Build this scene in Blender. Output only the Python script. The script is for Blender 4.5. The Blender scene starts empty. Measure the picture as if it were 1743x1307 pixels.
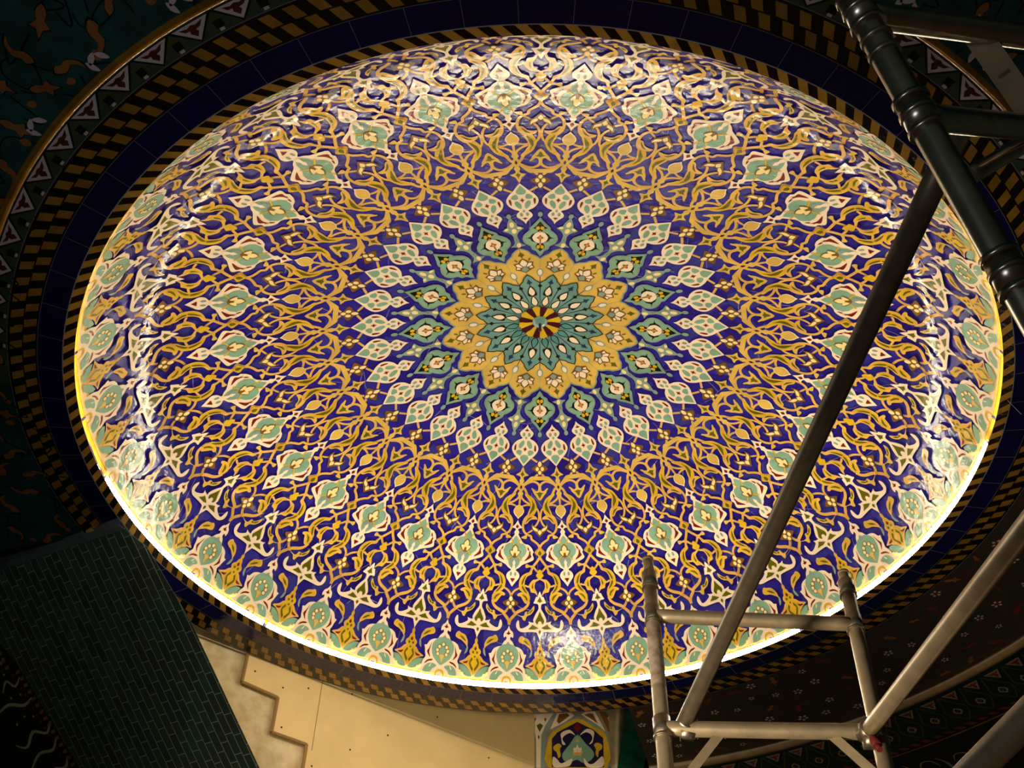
import bpy, bmesh, math, random
import numpy as np
from mathutils import Vector, Matrix
from mathutils.geometry import tessellate_polygon

sc = bpy.context.scene
COL = sc.collection
R = math.radians
SC = 3.0                       # radius of the dome opening, metres
RIM = Vector((0.0, 5.4946, 6.5954))   # centre of the opening
A0 = -0.005707                 # how far the pattern is turned about the axis

# ---------------- camera ----------------
cam = bpy.data.objects.new('camera', bpy.data.cameras.new('camera'))
COL.objects.link(cam)
fw = Vector((0.0070288, 0.6992189, 0.7148731)); rt = Vector((0.9999607, -0.0010467, -0.0088080)); up = Vector((0.0054105, -0.7149069, 0.6991987))
cam.matrix_world = Matrix(((rt.x, up.x, -fw.x, 0), (rt.y, up.y, -fw.y, 0), (rt.z, up.z, -fw.z, 1.6), (0, 0, 0, 1)))
cam.data.sensor_width = 36.0
cam.data.lens = 1876.67 * 36 / 1743
cam.data.shift_x = -61.4 / 1743
cam.data.shift_y = 12.4 / 1743
cam.data.clip_start = 0.05
sc.camera = cam

# ---------------- world, added fill lights, exposure ----------------
w = bpy.data.worlds.new('world'); sc.world = w; w.use_nodes = True
w.node_tree.nodes['Background'].inputs[0].default_value = (0.03, 0.03, 0.035, 1)
w.node_tree.nodes['Background'].inputs[1].default_value = 0.3
sc.view_settings.view_transform = 'Standard'
sc.view_settings.look = 'None'
sc.view_settings.gamma = 1.0
sc.view_settings.use_curve_mapping = False
sc.view_settings.exposure = 0.0
def fill_light(name, loc, e, size, col, target=(0, 0, 10), spread=180):
    l = bpy.data.lights.new(name, 'AREA'); l.energy = e; l.size = size; l.color = col
    o = bpy.data.objects.new(name, l); COL.objects.link(o); o.location = loc; l.spread = math.radians(spread); o.rotation_euler = (Vector(target) - Vector(loc)).to_track_quat('-Z', 'Y').to_euler()
    return o
# added fill lights out of view, with no known source, raising the dim hall
fill_light('hall_fill', (-2.5, -1.4, 1.0), 40, 1.5, (0.9, 0.95, 1.0), (-2.5, -1.4, 9))
fill_light('hall_fill', (3.6, 9.0, 0.8), 18, 0.5, (1.0, 0.68, 0.40), (3.4, 8.5, 9))
fill_light('board_fill', (-1.2, -0.9, 1.0), 13, 1.6, (1.0, 0.84, 0.58), (-0.5, 9.2, 5.7), 26)  # narrow beam added to brighten the beige board
fill_light('scaffold_fill', (-2.0, 1.5, 1.2), 7, 0.3, (1.0, 0.84, 0.58), (0.72, 3.15, 3.45), 40)  # narrow beam added to brighten the ladder frame
LED_STRENGTH = 145

# ---------------- materials ----------------
def mat(name, col, rough=0.3, metal=0.0, var=0.0, scale=8.0, coat=0.0, bump=0.0, spec=0.5, col2=None):
    m = bpy.data.materials.new(name); m.use_nodes = True
    nt = m.node_tree; b = nt.nodes['Principled BSDF']
    b.inputs['Base Color'].default_value = (*col, 1); b.inputs['Roughness'].default_value = rough
    b.inputs['Metallic'].default_value = metal; b.inputs['Coat Weight'].default_value = coat
    b.inputs['Coat Roughness'].default_value = 0.08
    b.inputs['Specular IOR Level'].default_value = spec
    tc = nt.nodes.new('ShaderNodeTexCoord')
    if var > 0 or col2:
        n = nt.nodes.new('ShaderNodeTexNoise'); n.inputs['Scale'].default_value = scale; n.inputs['Detail'].default_value = 4
        nt.links.new(tc.outputs['Object'], n.inputs['Vector'])
        r = nt.nodes.new('ShaderNodeValToRGB'); r.color_ramp.elements[0].position = 0.35; r.color_ramp.elements[1].position = 0.65
        c2 = col2 or tuple(min(1, c * (1 + var)) for c in col); c1 = col if col2 else tuple(c * (1 - var) for c in col)
        r.color_ramp.elements[0].color = (*c1, 1); r.color_ramp.elements[1].color = (*c2, 1)
        nt.links.new(n.outputs['Fac'], r.inputs['Fac']); nt.links.new(r.outputs['Color'], b.inputs['Base Color'])
    if bump > 0:
        n2 = nt.nodes.new('ShaderNodeTexNoise'); n2.inputs['Scale'].default_value = 14; n2.inputs['Detail'].default_value = 3
        nt.links.new(tc.outputs['Object'], n2.inputs['Vector'])
        bp = nt.nodes.new('ShaderNodeBump'); bp.inputs['Strength'].default_value = bump; bp.inputs['Distance'].default_value = 0.02
        nt.links.new(n2.outputs['Fac'], bp.inputs['Height']); nt.links.new(bp.outputs['Normal'], b.inputs['Normal'])
    return m
def s2l(*c):
    return tuple(((x / 255) / 12.92 if x / 255 <= 0.04045 else ((x / 255 + 0.055) / 1.055) ** 2.4) for x in c)
def tile(name, rgb, var=0.12, **k):
    return mat(name, s2l(*rgb), rough=k.pop('rough', 0.15), var=var, scale=6, bump=k.pop('bump', 0.17), **k)
TM = {
 'base': tile('cobalt_glaze', (48, 36, 138)),
 'v': tile('amber_glaze', (226, 176, 88)), 'g': tile('gold_glaze', (222, 182, 88)), 'y': tile('yellow_glaze', (218, 176, 40)),
 'o': tile('olive_glaze', (98, 96, 18)), 'c': tile('cream_glaze', (250, 228, 198), 0.05), 's': tile('sea_green_glaze', (132, 172, 146)),
 't': tile('grey_green_glaze', (136, 158, 146)), 'r': tile('oxblood_glaze', (120, 34, 22)), 'n': tile('umber_glaze', (122, 84, 36)),
 'f': tile('pale_yellow_glaze', (250, 226, 158), 0.05), 'k': tile('black_green_glaze', (28, 30, 14)), 'a': tile('navy_glaze', (34, 62, 96)),
 'p': tile('apricot_glaze', (218, 140, 62)), 'u': tile('blue_green_glaze', (112, 152, 144)), 'U': tile('blue_green_glaze_deep', (84, 140, 138)),
 'm': tile('maroon_glaze', (70, 24, 30)), 'w': tile('grout_line', (150, 145, 185), 0.05),
}
# cobalt: every tesserae patch its own tone
def patchy(m, c1, c2, c3, sc_=7.0):
    nt = m.node_tree; b = nt.nodes['Principled BSDF']
    tc = [n for n in nt.nodes if n.type == 'TEX_COORD'][0]
    v = nt.nodes.new('ShaderNodeTexVoronoi'); v.inputs['Scale'].default_value = sc_
    nt.links.new(tc.outputs['Object'], v.inputs['Vector'])
    s = nt.nodes.new('ShaderNodeSeparateColor'); nt.links.new(v.outputs['Color'], s.inputs[0])
    r = nt.nodes.new('ShaderNodeValToRGB'); e = r.color_ramp.elements
    e[0].color = (*c1, 1); e[1].color = (*c3, 1); x = e.new(0.55); x.color = (*c2, 1)
    nt.links.new(s.outputs[0], r.inputs['Fac']); nt.links.new(r.outputs['Color'], b.inputs['Base Color'])
patchy(TM['base'], s2l(40, 26, 118), s2l(46, 36, 146), s2l(58, 58, 140))

# ---------------- helpers ----------------
def tag(o, label=None, cat=None, group=None, kind=None):
    if label: o['label'] = label
    if cat: o['category'] = cat
    if group: o['group'] = group
    if kind: o['kind'] = kind
    return o
def mesh_obj(name, verts, faces, mats, mi=None, parent=None, smooth=False):
    me = bpy.data.meshes.new(name); me.from_pydata([tuple(v) for v in verts], [], [tuple(f) for f in faces])
    for m in mats: me.materials.append(m)
    if mi is not None: me.polygons.foreach_set('material_index', np.array(mi, dtype=np.int32))
    if smooth: me.polygons.foreach_set('use_smooth', [True] * len(me.polygons))
    me.update()
    o = bpy.data.objects.new(name, me); COL.objects.link(o)
    if parent: o.parent = parent
    return o
def catmull(p, closed, n=4):
    p = [np.array(q, float) for q in p]; N = len(p); out = []
    if N < 3: return p
    for i in range(N if closed else N - 1):
        if closed: a, b, c, d = p[i - 1], p[i], p[(i + 1) % N], p[(i + 2) % N]
        else: a, b, c, d = p[max(i - 1, 0)], p[i], p[i + 1], p[min(i + 2, N - 1)]
        for k in range(n):
            t = k / n
            out.append(0.5 * ((2 * b) + (c - a) * t + (2 * a - 5 * b + 4 * c - d) * t * t + (3 * b - a - 3 * c + d) * t ** 3))
    if not closed: out.append(p[-1])
    return out

class Inlay:
    """flat coloured pieces laid out in two coordinates, then set on a surface"""
    def __init__(s): s.V = []; s.F = []; s.M = []; s.L = []; s.keys = []
    def k(s, c):
        if c not in s.keys: s.keys.append(c)
        return s.keys.index(c)
    def add(s, pts, tris, col, lev):
        b = len(s.V); s.V += [tuple(p) for p in pts]; s.L += [lev] * len(pts)
        s.F += [(t[0] + b, t[1] + b, t[2] + b) for t in tris]; s.M += [s.k(col)] * len(tris)
    def fill(s, pts, col, lev=1, smooth=True, n=3, edge=0.035):
        if smooth: pts = catmull(pts, True, n)
        pts = [np.array(p, float) for p in pts]
        tr = tessellate_polygon([[Vector((p[0], p[1], 0)) for p in pts]])
        pts, tr = split(pts, [tuple(t) for t in tr], edge)
        s.add(pts, tr, col, lev)
    def line(s, pts, wd, col, lev=1, smooth=True, n=4, taper=False):
        if smooth: pts = catmull(pts, False, n)
        pts, tr = ribbon(pts, wd, taper); s.add(pts, tr, col, lev)
    def build(s, name, fn, mats, parent=None):
        vs = [fn(p[0], p[1], l) for p, l in zip(s.V, s.L)]
        return mesh_obj(name, vs, s.F, [mats[k] for k in s.keys], s.M, parent)
def ribbon(pts, wd, taper=False):
    pts = [np.array(p, float) for p in pts]; out = []; tr = []; N = len(pts)
    for i, p in enumerate(pts):
        a = pts[max(i - 1, 0)]; b = pts[min(i + 1, N - 1)]; t = b - a; t = t / (np.linalg.norm(t) + 1e-12); nrm = np.array([-t[1], t[0]])
        h = wd / 2 * (1 if not taper else 0.25 + 0.75 * math.sin(math.pi * min(1, (i + .5) / N)))
        out += [p + nrm * h, p - nrm * h]
        if i: q = 2 * i; tr += [(q - 2, q - 1, q), (q - 1, q + 1, q)]
    return out, tr
def split(pts, tr, edge):
    pts = list(pts); ef = edge if callable(edge) else (lambda r: edge); cache = {}; out = []; st = list(tr)
    while st:
        t = st.pop(); L = []
        for i in range(3):
            a, b = pts[t[i]], pts[t[(i + 1) % 3]]; L.append((a[0] - b[0]) ** 2 + (a[1] - b[1]) ** 2)
        m = max(range(3), key=lambda i: L[i])
        a, b, c = t[m], t[(m + 1) % 3], t[(m + 2) % 3]; e_ = ef(math.hypot((pts[a][0] + pts[b][0]) / 2, (pts[a][1] + pts[b][1]) / 2))
        if L[m] <= e_ * e_: out.append(t); continue
        key = (min(a, b), max(a, b))
        if key not in cache: cache[key] = len(pts); pts.append((pts[a] + pts[b]) / 2)
        q = cache[key]; st += [(a, q, c), (q, b, c)]
    return pts, out
def tube_mesh(a, b, r, seg=24, r2=None, caps=True, rings=1):
    a, b = Vector(a), Vector(b); z = (b - a).normalized(); x = z.orthogonal().normalized(); y = z.cross(x)
    V = []; F = []
    for i in range(rings + 1):
        p = a.lerp(b, i / rings); rr = r + ((r2 or r) - r) * i / rings
        V += [p + (x * math.cos(2 * math.pi * k / seg) + y * math.sin(2 * math.pi * k / seg)) * rr for k in range(seg)]
    for i in range(rings):
        for k in range(seg): F.append((i * seg + k, i * seg + (k + 1) % seg, (i + 1) * seg + (k + 1) % seg, (i + 1) * seg + k))
    if caps: F += [tuple(range(seg))[::-1], tuple(range(rings * seg, rings * seg + seg))]
    return V, F
def join(*ms):
    V = []; F = []
    for v, f in ms: b = len(V); V += list(v); F += [tuple(i + b for i in q) for q in f]
    return V, F
def box_mesh(c, X, Y, Z):
    c, X, Y, Z = map(Vector, (c, X, Y, Z)); V = [c + X * i + Y * j + Z * k for i in (-1, 1) for j in (-1, 1) for k in (-1, 1)]
    return V, [(0, 1, 3, 2), (4, 6, 7, 5), (0, 4, 5, 1), (2, 3, 7, 6), (0, 2, 6, 4), (1, 5, 7, 3)]

# ---------------- dome ----------------
# height of the shell above the opening, every 0.03 of the radius
ZT = [0.46371, 0.46221, 0.46022, 0.45772, 0.45473, 0.45124, 0.44726, 0.44278, 0.43783, 0.43240, 0.42651, 0.42016, 0.41339, 0.40619, 0.39857, 0.39052, 0.38201, 0.37299, 0.36344, 0.35333, 0.34265, 0.33141, 0.31962, 0.30729, 0.29442, 0.28101, 0.26700, 0.25231, 0.23679, 0.22029, 0.19446, 0.15690, 0.10903, 0.05312, -0.01049]
def zr(r):
    t = r / .03; i = int(min(max(t, 0), len(ZT) - 2)); f = t - i
    a = ZT[abs(i - 1)]; b = ZT[i]; c = ZT[i + 1]; d = ZT[i + 2] if i + 2 < len(ZT) else 2 * c - b
    return .5 * (2 * b + (c - a) * f + (2 * a - 5 * b + 4 * c - d) * f * f + (3 * b - a - 3 * c + d) * f ** 3)
def dome_pt(x, y, off=0.0):
    r = math.hypot(x, y)
    dz = (zr(r + .004) - zr(max(r - .004, 0))) / (.008 if r > .004 else r + .004 + 1e-9)
    n = math.hypot(dz, 1); ux, uy = (x / r, y / r) if r > 1e-9 else (0, 0)
    # inward/downward normal
    o = off / SC
    return (RIM.x + SC * (x + ux * dz / n * o), RIM.y + SC * (y + uy * dz / n * o), RIM.z + SC * (zr(r) - o / n))

PATTERN=[["F",32,"s",0,1,[[-0.011,0.9856],[1.078,0.9852],[3.118,0.9856],[5.567,0.9866],[5.369,1.0061],[2.988,1.0055],[-0.119,1.0052]]],
["L",32,"y",0.00638,0,[[-0.147,1.0026],[2.339,1.0032],[5.396,1.0035]]],
["L",32,"c",0.00256,0,[[-0.141,0.9999],[2.354,1.0005],[5.423,1.0008]]],
["L",32,"v",0.00589,0,[[3.553,0.4382],[2.185,0.4459],[0.86,0.4536]]],
["L",32,"v",0.0063,0,[[0.664,0.492],[1.946,0.5048],[3.431,0.5162],[4.878,0.5251],[5.522,0.5352]]],
["L",32,"v",0.00664,0,[[0.0,0.5453],[0.037,0.5314],[0.503,0.5219],[1.654,0.5156],[2.919,0.5168],[4.141,0.5232],[5.195,0.5314]]],
["F",32,"g",1,0,[[1.706,0.4984],[2.815,0.4997],[3.856,0.5098],[5.014,0.5238],[3.786,0.52],[2.18,0.5111]]],
["F",32,"g",1,0,[[0.0,0.5276],[0.396,0.5314],[0.482,0.5415],[1.074,0.5447],[1.823,0.5384],[2.331,0.5352],[2.521,0.5377],[2.16,0.5428],[1.878,0.5504],[1.147,0.5604],[0.619,0.5692],[0.0,0.5749]]],
["F",32,"o",1,0,[[0.0,0.5472],[0.587,0.5504],[1.078,0.551],[0.556,0.5554],[0.343,0.5617],[0.0,0.5661]]],
["L",32,"v",0.00579,0,[[5.429,0.5574],[5.045,0.5685],[3.907,0.5791],[2.639,0.5854]]],
["L",32,"v",0.00533,0,[[5.144,0.5952],[3.701,0.5887],[2.393,0.5893]]],
["L",32,"v",0.00653,0,[[5.409,0.532],[4.464,0.5397],[3.857,0.5514],[3.433,0.5587]]],
["F",32,"g",2,0,[[5.625,0.4683],[5.24,0.476],[4.817,0.4862],[3.961,0.4926],[3.616,0.4965],[4.44,0.4984],[5.036,0.5016],[5.158,0.5067],[4.857,0.5143],[5.12,0.522],[4.631,0.5308],[4.712,0.5397],[5.207,0.5461],[4.806,0.5537],[5.166,0.5626],[5.377,0.5714],[5.625,0.5739]]],
["F",32,"o",2,0,[[5.625,0.4811],[5.384,0.4888],[4.988,0.4945],[5.427,0.4977],[5.625,0.5022]]],
["F",32,"m",2,0,[[5.625,0.527],[5.303,0.5334],[5.625,0.5404]]],
["F",32,"v",0,0,[[4.151,0.5515],[2.857,0.5585],[1.701,0.5682],[1.202,0.5781],[0.907,0.5881],[0.718,0.5983],[1.217,0.6121],[1.81,0.6209],[2.728,0.6237],[3.437,0.6265],[3.098,0.6102],[2.639,0.5969],[2.471,0.5875],[2.691,0.5788],[2.858,0.5786],[3.393,0.5688],[4.255,0.5579]]],
["F",32,"y",0,0,[[3.445,0.5575],[2.34,0.5659],[1.743,0.5707],[1.3,0.5807],[1.01,0.5971],[1.432,0.6096],[2.025,0.6185],[2.945,0.6213],[2.417,0.6012],[2.19,0.5874],[2.592,0.5773],[3.134,0.5662]]],
["F",32,"o",0,0,[[2.313,0.5696],[1.824,0.5795],[1.431,0.5872],[1.493,0.6003],[2.08,0.6092],[2.805,0.6178],[2.408,0.6025],[1.995,0.5873],[2.179,0.5759]]],
["L",32,"v",0.00645,0,[[3.157,0.6202],[3.926,0.6318],[4.227,0.6468],[4.109,0.6615],[3.58,0.6728],[2.853,0.6792],[2.153,0.6826],[1.913,0.6923],[1.12,0.6993],[0.385,0.7077],[0.034,0.7174]]],
["F",32,"v",0,0,[[0.648,0.6312],[0.871,0.6244],[1.816,0.6191],[2.94,0.6226],[3.933,0.6305],[4.232,0.6418],[3.751,0.6465],[3.154,0.6437],[2.58,0.6348],[1.876,0.6315],[1.16,0.6313]]],
["F",32,"o",0,0,[[1.902,0.624],[2.918,0.6275],[3.62,0.6421],[3.182,0.6375],[2.498,0.6298]]],
["L",32,"v",0.00543,0,[[1.068,0.5959],[0.454,0.6051],[0.18,0.6206],[0.331,0.6355],[0.859,0.6479],[1.296,0.6535]]],
["L",32,"v",0.00483,0,[[1.656,0.6634],[2.322,0.6692],[3.074,0.675]]],
["F",32,"n",1,0,[[0.0,0.6631],[0.6,0.6576],[1.511,0.6515],[1.826,0.6428],[2.136,0.6515],[1.885,0.6631],[1.179,0.6705],[0.583,0.6784],[0.0,0.6864]]],
["F",32,"f",0,0,[[0.464,0.6638],[0.878,0.6583],[1.493,0.6544],[1.732,0.6499],[1.813,0.6549],[1.562,0.6622],[0.949,0.6669],[0.6,0.6681]]],
["F",32,"f",1,0,[[0.0,0.6635],[0.511,0.6699],[0.0,0.6794]]],
["F",32,"g",0,0,[[3.145,0.6793],[3.719,0.6809],[4.447,0.6874],[3.943,0.6902],[3.171,0.6903]]],
["L",32,"v",0.00554,1,[[5.625,0.5702],[5.625,0.5903],[5.625,0.5943]]],
["F",32,"c",2,0,[[5.625,0.5874],[4.87,0.5918],[4.354,0.6006],[4.217,0.6094],[4.642,0.6193],[5.213,0.6255],[5.625,0.6317]]],
["F",32,"g",2,0,[[5.625,0.5887],[4.98,0.5931],[4.514,0.6012],[4.456,0.6088],[4.796,0.6168],[5.315,0.623],[5.625,0.6268]]],
["F",32,"c",2,0,[[5.625,0.6342],[5.118,0.6465],[4.37,0.657],[5.025,0.6595],[5.346,0.6632],[5.015,0.6712],[5.185,0.6761],[5.042,0.6816],[4.52,0.6908],[4.059,0.7006],[3.364,0.7064],[2.618,0.7085],[1.861,0.7176],[1.491,0.7273],[1.39,0.73],[1.618,0.7372],[1.339,0.7517],[2.494,0.7607],[3.792,0.7685],[4.416,0.7768],[5.112,0.7839],[4.524,0.7911],[4.263,0.7993],[4.354,0.8076],[4.795,0.8158],[5.214,0.824],[5.625,0.8327]]],
["F",32,"r",2,0,[[5.625,0.6478],[5.242,0.6545],[5.625,0.6601]]],
["F",32,"r",0,0,[[2.824,0.714],[2.391,0.7225],[2.075,0.7322],[1.936,0.7239],[2.11,0.7348],[1.934,0.7457],[3.409,0.7571],[2.595,0.7421],[2.402,0.7312],[2.434,0.7215],[2.589,0.7261],[2.841,0.7188]]],
["F",32,"s",2,0,[[5.625,0.6822],[5.097,0.6908],[4.727,0.7036],[3.835,0.7067],[3.248,0.7152],[3.007,0.7273],[2.95,0.7239],[3.261,0.7384],[3.92,0.7481],[4.294,0.7565],[4.578,0.7685],[5.107,0.7774],[5.625,0.7822]]],
["L",32,"y",0.00278,0,[[5.25,0.7103],[4.914,0.7018],[4.52,0.6908]]],
["L",32,"y",0.00327,0,[[5.353,0.7409],[4.725,0.7457],[3.937,0.7553]]],
["F",32,"t",2,0,[[5.625,0.7427],[4.862,0.7481],[4.741,0.7589],[5.059,0.7697],[5.625,0.7768]]],
["F",32,"c",2,0,[[5.625,0.7529],[5.291,0.7625],[5.407,0.7685],[5.238,0.7792],[5.625,0.7839]]],
["F",32,"n",2,0,[[5.625,0.7079],[5.02,0.7164],[4.89,0.7273],[4.385,0.7276],[4.576,0.736],[5.175,0.7451],[5.625,0.7483]]],
["F",32,"f",2,0,[[5.625,0.7103],[5.142,0.7182],[5.147,0.7273],[5.625,0.734]]],
["F",32,"f",0,0,[[5.396,0.7312],[5.074,0.727],[4.542,0.7282],[4.758,0.7354],[5.263,0.7427]]],
["F",32,"t",0,0,[[4.943,0.7958],[4.986,0.7994],[5.096,0.8016],[5.231,0.8016],[5.34,0.7994],[5.381,0.7958],[5.338,0.7922],[5.226,0.7899],[5.09,0.7899],[4.982,0.7922]]],
["F",32,"r",2,0,[[5.625,0.8082],[5.141,0.8093],[5.418,0.8158],[5.625,0.8205]]],
["L",32,"v",0.00677,0,[[0.007,0.7453],[0.591,0.7574],[1.415,0.7719]]],
["L",32,"v",0.0056,0,[[1.415,0.7719],[0.849,0.7825],[0.13,0.7918]]],
["L",32,"v",0.00606,0,[[1.33,0.7695],[1.705,0.7815],[2.072,0.7911]]],
["L",32,"v",0.00525,1,[[0.0,0.7125],[0.0,0.7307]]],
["F",32,"g",0,0,[[1.418,0.7689],[2.114,0.7692],[2.867,0.7647],[3.108,0.7714],[2.918,0.7767],[2.191,0.774],[1.669,0.7762]]],
["F",32,"v",1,0,[[0.0,0.7067],[0.37,0.7188],[1.233,0.7321],[0.45,0.7423],[0.0,0.7513]]],
["F",32,"y",1,0,[[0.0,0.7152],[0.276,0.7224],[0.822,0.7321],[0.362,0.7381],[0.0,0.7453]]],
["F",32,"o",1,0,[[0.0,0.7243],[0.383,0.7321],[0.181,0.7387],[0.0,0.7387]]],
["F",32,"v",0,0,[[1.662,0.7815],[2.078,0.7876],[2.915,0.7921],[3.758,0.8008],[4.226,0.8158],[4.204,0.8298],[3.957,0.8412],[3.165,0.8489],[2.372,0.855],[2.136,0.8624],[2.23,0.8741],[1.933,0.871],[1.915,0.8591],[2.046,0.8566],[2.252,0.8473],[2.742,0.8388],[3.068,0.8279],[3.015,0.8139],[2.578,0.8014],[1.684,0.7939]]],
["F",32,"y",0,0,[[2.322,0.7924],[2.902,0.795],[3.542,0.8019],[4.003,0.8157],[3.984,0.8297],[3.748,0.8399],[3.107,0.8454],[2.348,0.8521],[2.917,0.8394],[3.281,0.8281],[3.223,0.814],[2.788,0.8015]]],
["F",32,"o",0,0,[[2.849,0.7974],[3.503,0.8095],[3.755,0.8237],[3.471,0.8241],[3.196,0.8117]]],
["F",32,"o",0,0,[[3.513,0.8264],[3.585,0.834],[3.117,0.8436],[2.477,0.8504],[3.131,0.8349]]],
["F",32,"v",0,0,[[2.25,0.8556],[3.103,0.8459],[3.972,0.8483],[4.453,0.854],[4.22,0.8585],[3.781,0.8587],[3.366,0.8673],[3.093,0.873],[2.757,0.8777],[2.259,0.8765],[2.039,0.8658]]],
["F",32,"y",0,0,[[2.488,0.8557],[3.165,0.8489],[3.952,0.8512],[3.598,0.8563],[3.138,0.8661],[2.868,0.8714],[2.463,0.8742],[2.196,0.8659]]],
["F",32,"o",0,0,[[3.502,0.8527],[2.716,0.8575],[2.357,0.8678],[2.563,0.8702],[2.797,0.864],[3.101,0.8595]]],
["F",32,"v",0,0,[[0.0,0.8048],[0.75,0.8089],[1.332,0.81],[1.858,0.8176],[2.204,0.8281],[1.938,0.8379],[1.721,0.8461],[0.958,0.8484],[0.435,0.8572],[0.601,0.8455],[1.013,0.835],[1.024,0.8246],[0.827,0.8165],[0.0,0.8095]]],
["F",32,"y",0,0,[[1.244,0.8135],[1.688,0.82],[1.959,0.8281],[1.654,0.8385],[0.961,0.8455],[1.215,0.835],[1.27,0.8246]]],
["F",32,"o",0,0,[[1.28,0.8176],[1.594,0.8269],[1.538,0.8356],[1.338,0.8339],[1.352,0.8246]]],
["L",32,"v",0.00496,0,[[2.034,0.831],[2.526,0.8298],[3.024,0.8269]]],
["F",32,"y",1,0,[[0.0,0.7794],[0.426,0.7847],[0.507,0.7906],[0.798,0.7977],[0.418,0.8042],[0.0,0.8077]]],
["L",32,"v",0.00568,0,[[4.055,0.8367],[4.894,0.8437],[5.452,0.8542],[5.677,0.869]]],
["L",32,"v",0.00686,0,[[2.084,0.872],[2.356,0.8819],[2.939,0.8894],[3.678,0.8941],[4.264,0.8978],[4.577,0.9021]]],
["L",32,"v",0.00591,0,[[5.322,0.8881],[4.918,0.8965],[4.394,0.9012]]],
["L",32,"v",0.00661,0,[[4.399,0.9004],[4.955,0.907],[5.428,0.9133],[5.611,0.922]]],
["F",32,"g",0,0,[[4.389,0.902],[3.618,0.9047],[2.946,0.904],[2.719,0.8962],[2.075,0.896],[1.564,0.8898],[1.124,0.8824],[1.042,0.8914],[1.606,0.9008],[2.413,0.9058],[2.711,0.9138],[3.128,0.9121],[3.379,0.9073],[3.918,0.9049]]],
["F",32,"o",0,0,[[1.257,0.8906],[1.777,0.8947],[2.023,0.9001],[1.616,0.8975]]],
["F",32,"o",0,0,[[2.419,0.899],[2.382,0.9004],[2.296,0.9012],[2.194,0.9011],[2.114,0.9003],[2.087,0.8989],[2.124,0.8976],[2.211,0.8968],[2.313,0.8968],[2.393,0.8977]]],
["F",32,"n",2,0,[[5.625,0.8531],[5.163,0.8664],[4.069,0.8773],[5.061,0.8861],[5.625,0.8935]]],
["F",32,"f",9,0,[[5.286,0.8659],[5.352,0.8699],[5.521,0.8722],[5.729,0.8722],[5.898,0.8699],[5.964,0.8659],[5.901,0.8617],[5.731,0.859],[5.519,0.859],[5.349,0.8617]]],
["F",32,"f",0,0,[[4.852,0.8778],[4.912,0.8807],[5.064,0.8824],[5.25,0.8824],[5.401,0.8807],[5.458,0.8778],[5.399,0.8749],[5.246,0.873],[5.057,0.873],[4.906,0.8749]]],
["F",32,"f",9,0,[[5.324,0.8861],[5.382,0.8886],[5.533,0.8901],[5.717,0.8901],[5.868,0.8886],[5.926,0.8861],[5.869,0.8836],[5.718,0.8819],[5.532,0.8819],[5.381,0.8836]]],
["F",32,"c",1,0,[[0.0,0.8425],[0.239,0.8502],[0.473,0.8595],[0.695,0.8586],[1.014,0.87],[1.198,0.876],[0.618,0.8773],[0.323,0.8796],[0.229,0.8859],[0.289,0.8913],[0.693,0.8989],[1.045,0.9068],[1.222,0.9128],[1.164,0.9168],[1.769,0.9163],[2.104,0.915],[1.994,0.9204],[2.911,0.9264],[3.563,0.9271],[3.749,0.9214],[3.835,0.9158],[4.033,0.9132],[4.342,0.92],[4.232,0.9269],[3.795,0.9316],[3.172,0.9337],[2.019,0.9333],[0.721,0.9336],[0.431,0.9374],[0.2,0.9418],[0.0,0.9474]]],
["F",32,"o",1,0,[[0.0,0.8575],[0.235,0.8653],[0.505,0.872],[0.194,0.873],[0.0,0.876]]],
["F",32,"o",1,0,[[0.0,0.8947],[0.374,0.9053],[0.827,0.915],[0.455,0.9204],[0.258,0.9158],[0.0,0.9143]]],
["F",32,"o",0,1,[[0.255,0.9269],[0.95,0.9228],[1.392,0.9207],[1.605,0.9242],[2.14,0.9288],[0.87,0.9291]]],
["F",32,"o",1,0,[[0.0,0.93],[0.231,0.9329],[0.0,0.9371]]],
["F",32,"c",2,0,[[5.625,0.9234],[5.349,0.9302],[4.96,0.9335],[4.748,0.9386],[4.824,0.9433],[5.195,0.9415],[5.283,0.9455],[4.844,0.9497],[4.46,0.9556],[3.863,0.9569],[3.167,0.9604],[2.765,0.9666],[2.384,0.9675],[2.577,0.9727],[2.699,0.9776],[2.875,0.9824],[2.633,0.9866],[2.452,0.9917],[2.407,0.9967],[1.896,1.0014],[5.625,1.0026]]],
["F",32,"r",2,0,[[5.625,0.9312],[5.466,0.9351],[5.251,0.9364],[5.625,0.9389]]],
["F",32,"s",2,0,[[5.625,0.9491],[5.2,0.9533],[4.847,0.9534],[4.216,0.9575],[3.79,0.9632],[3.734,0.97],[3.902,0.9765],[4.256,0.9819],[4.945,0.9871],[5.625,0.991]]],
["F",32,"t",2,0,[[5.625,0.9497],[5.271,0.9533],[5.059,0.9534],[5.343,0.9563],[5.625,0.9546]]],
["F",32,"r",0,0,[[3.592,0.9621],[3.23,0.9711],[2.988,0.9754],[3.325,0.9797],[3.689,0.9823],[3.405,0.9765],[3.418,0.9711]]],
["F",32,"r",0,0,[[4.159,0.9845],[3.581,0.9853],[3.113,0.9879],[2.89,0.9917],[3.453,0.9881],[4.06,0.9863]]],
["F",32,"n",9,0,[[5.289,0.9629],[5.354,0.9648],[5.521,0.9659],[5.729,0.9659],[5.896,0.9648],[5.961,0.9629],[5.898,0.9611],[5.729,0.96],[5.521,0.96],[5.352,0.9611]]],
["F",32,"n",0,0,[[4.676,0.9666],[4.742,0.9684],[4.91,0.9695],[5.116,0.9695],[5.283,0.9684],[5.346,0.9666],[5.281,0.9648],[5.113,0.9637],[4.905,0.9637],[4.738,0.9648]]],
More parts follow.
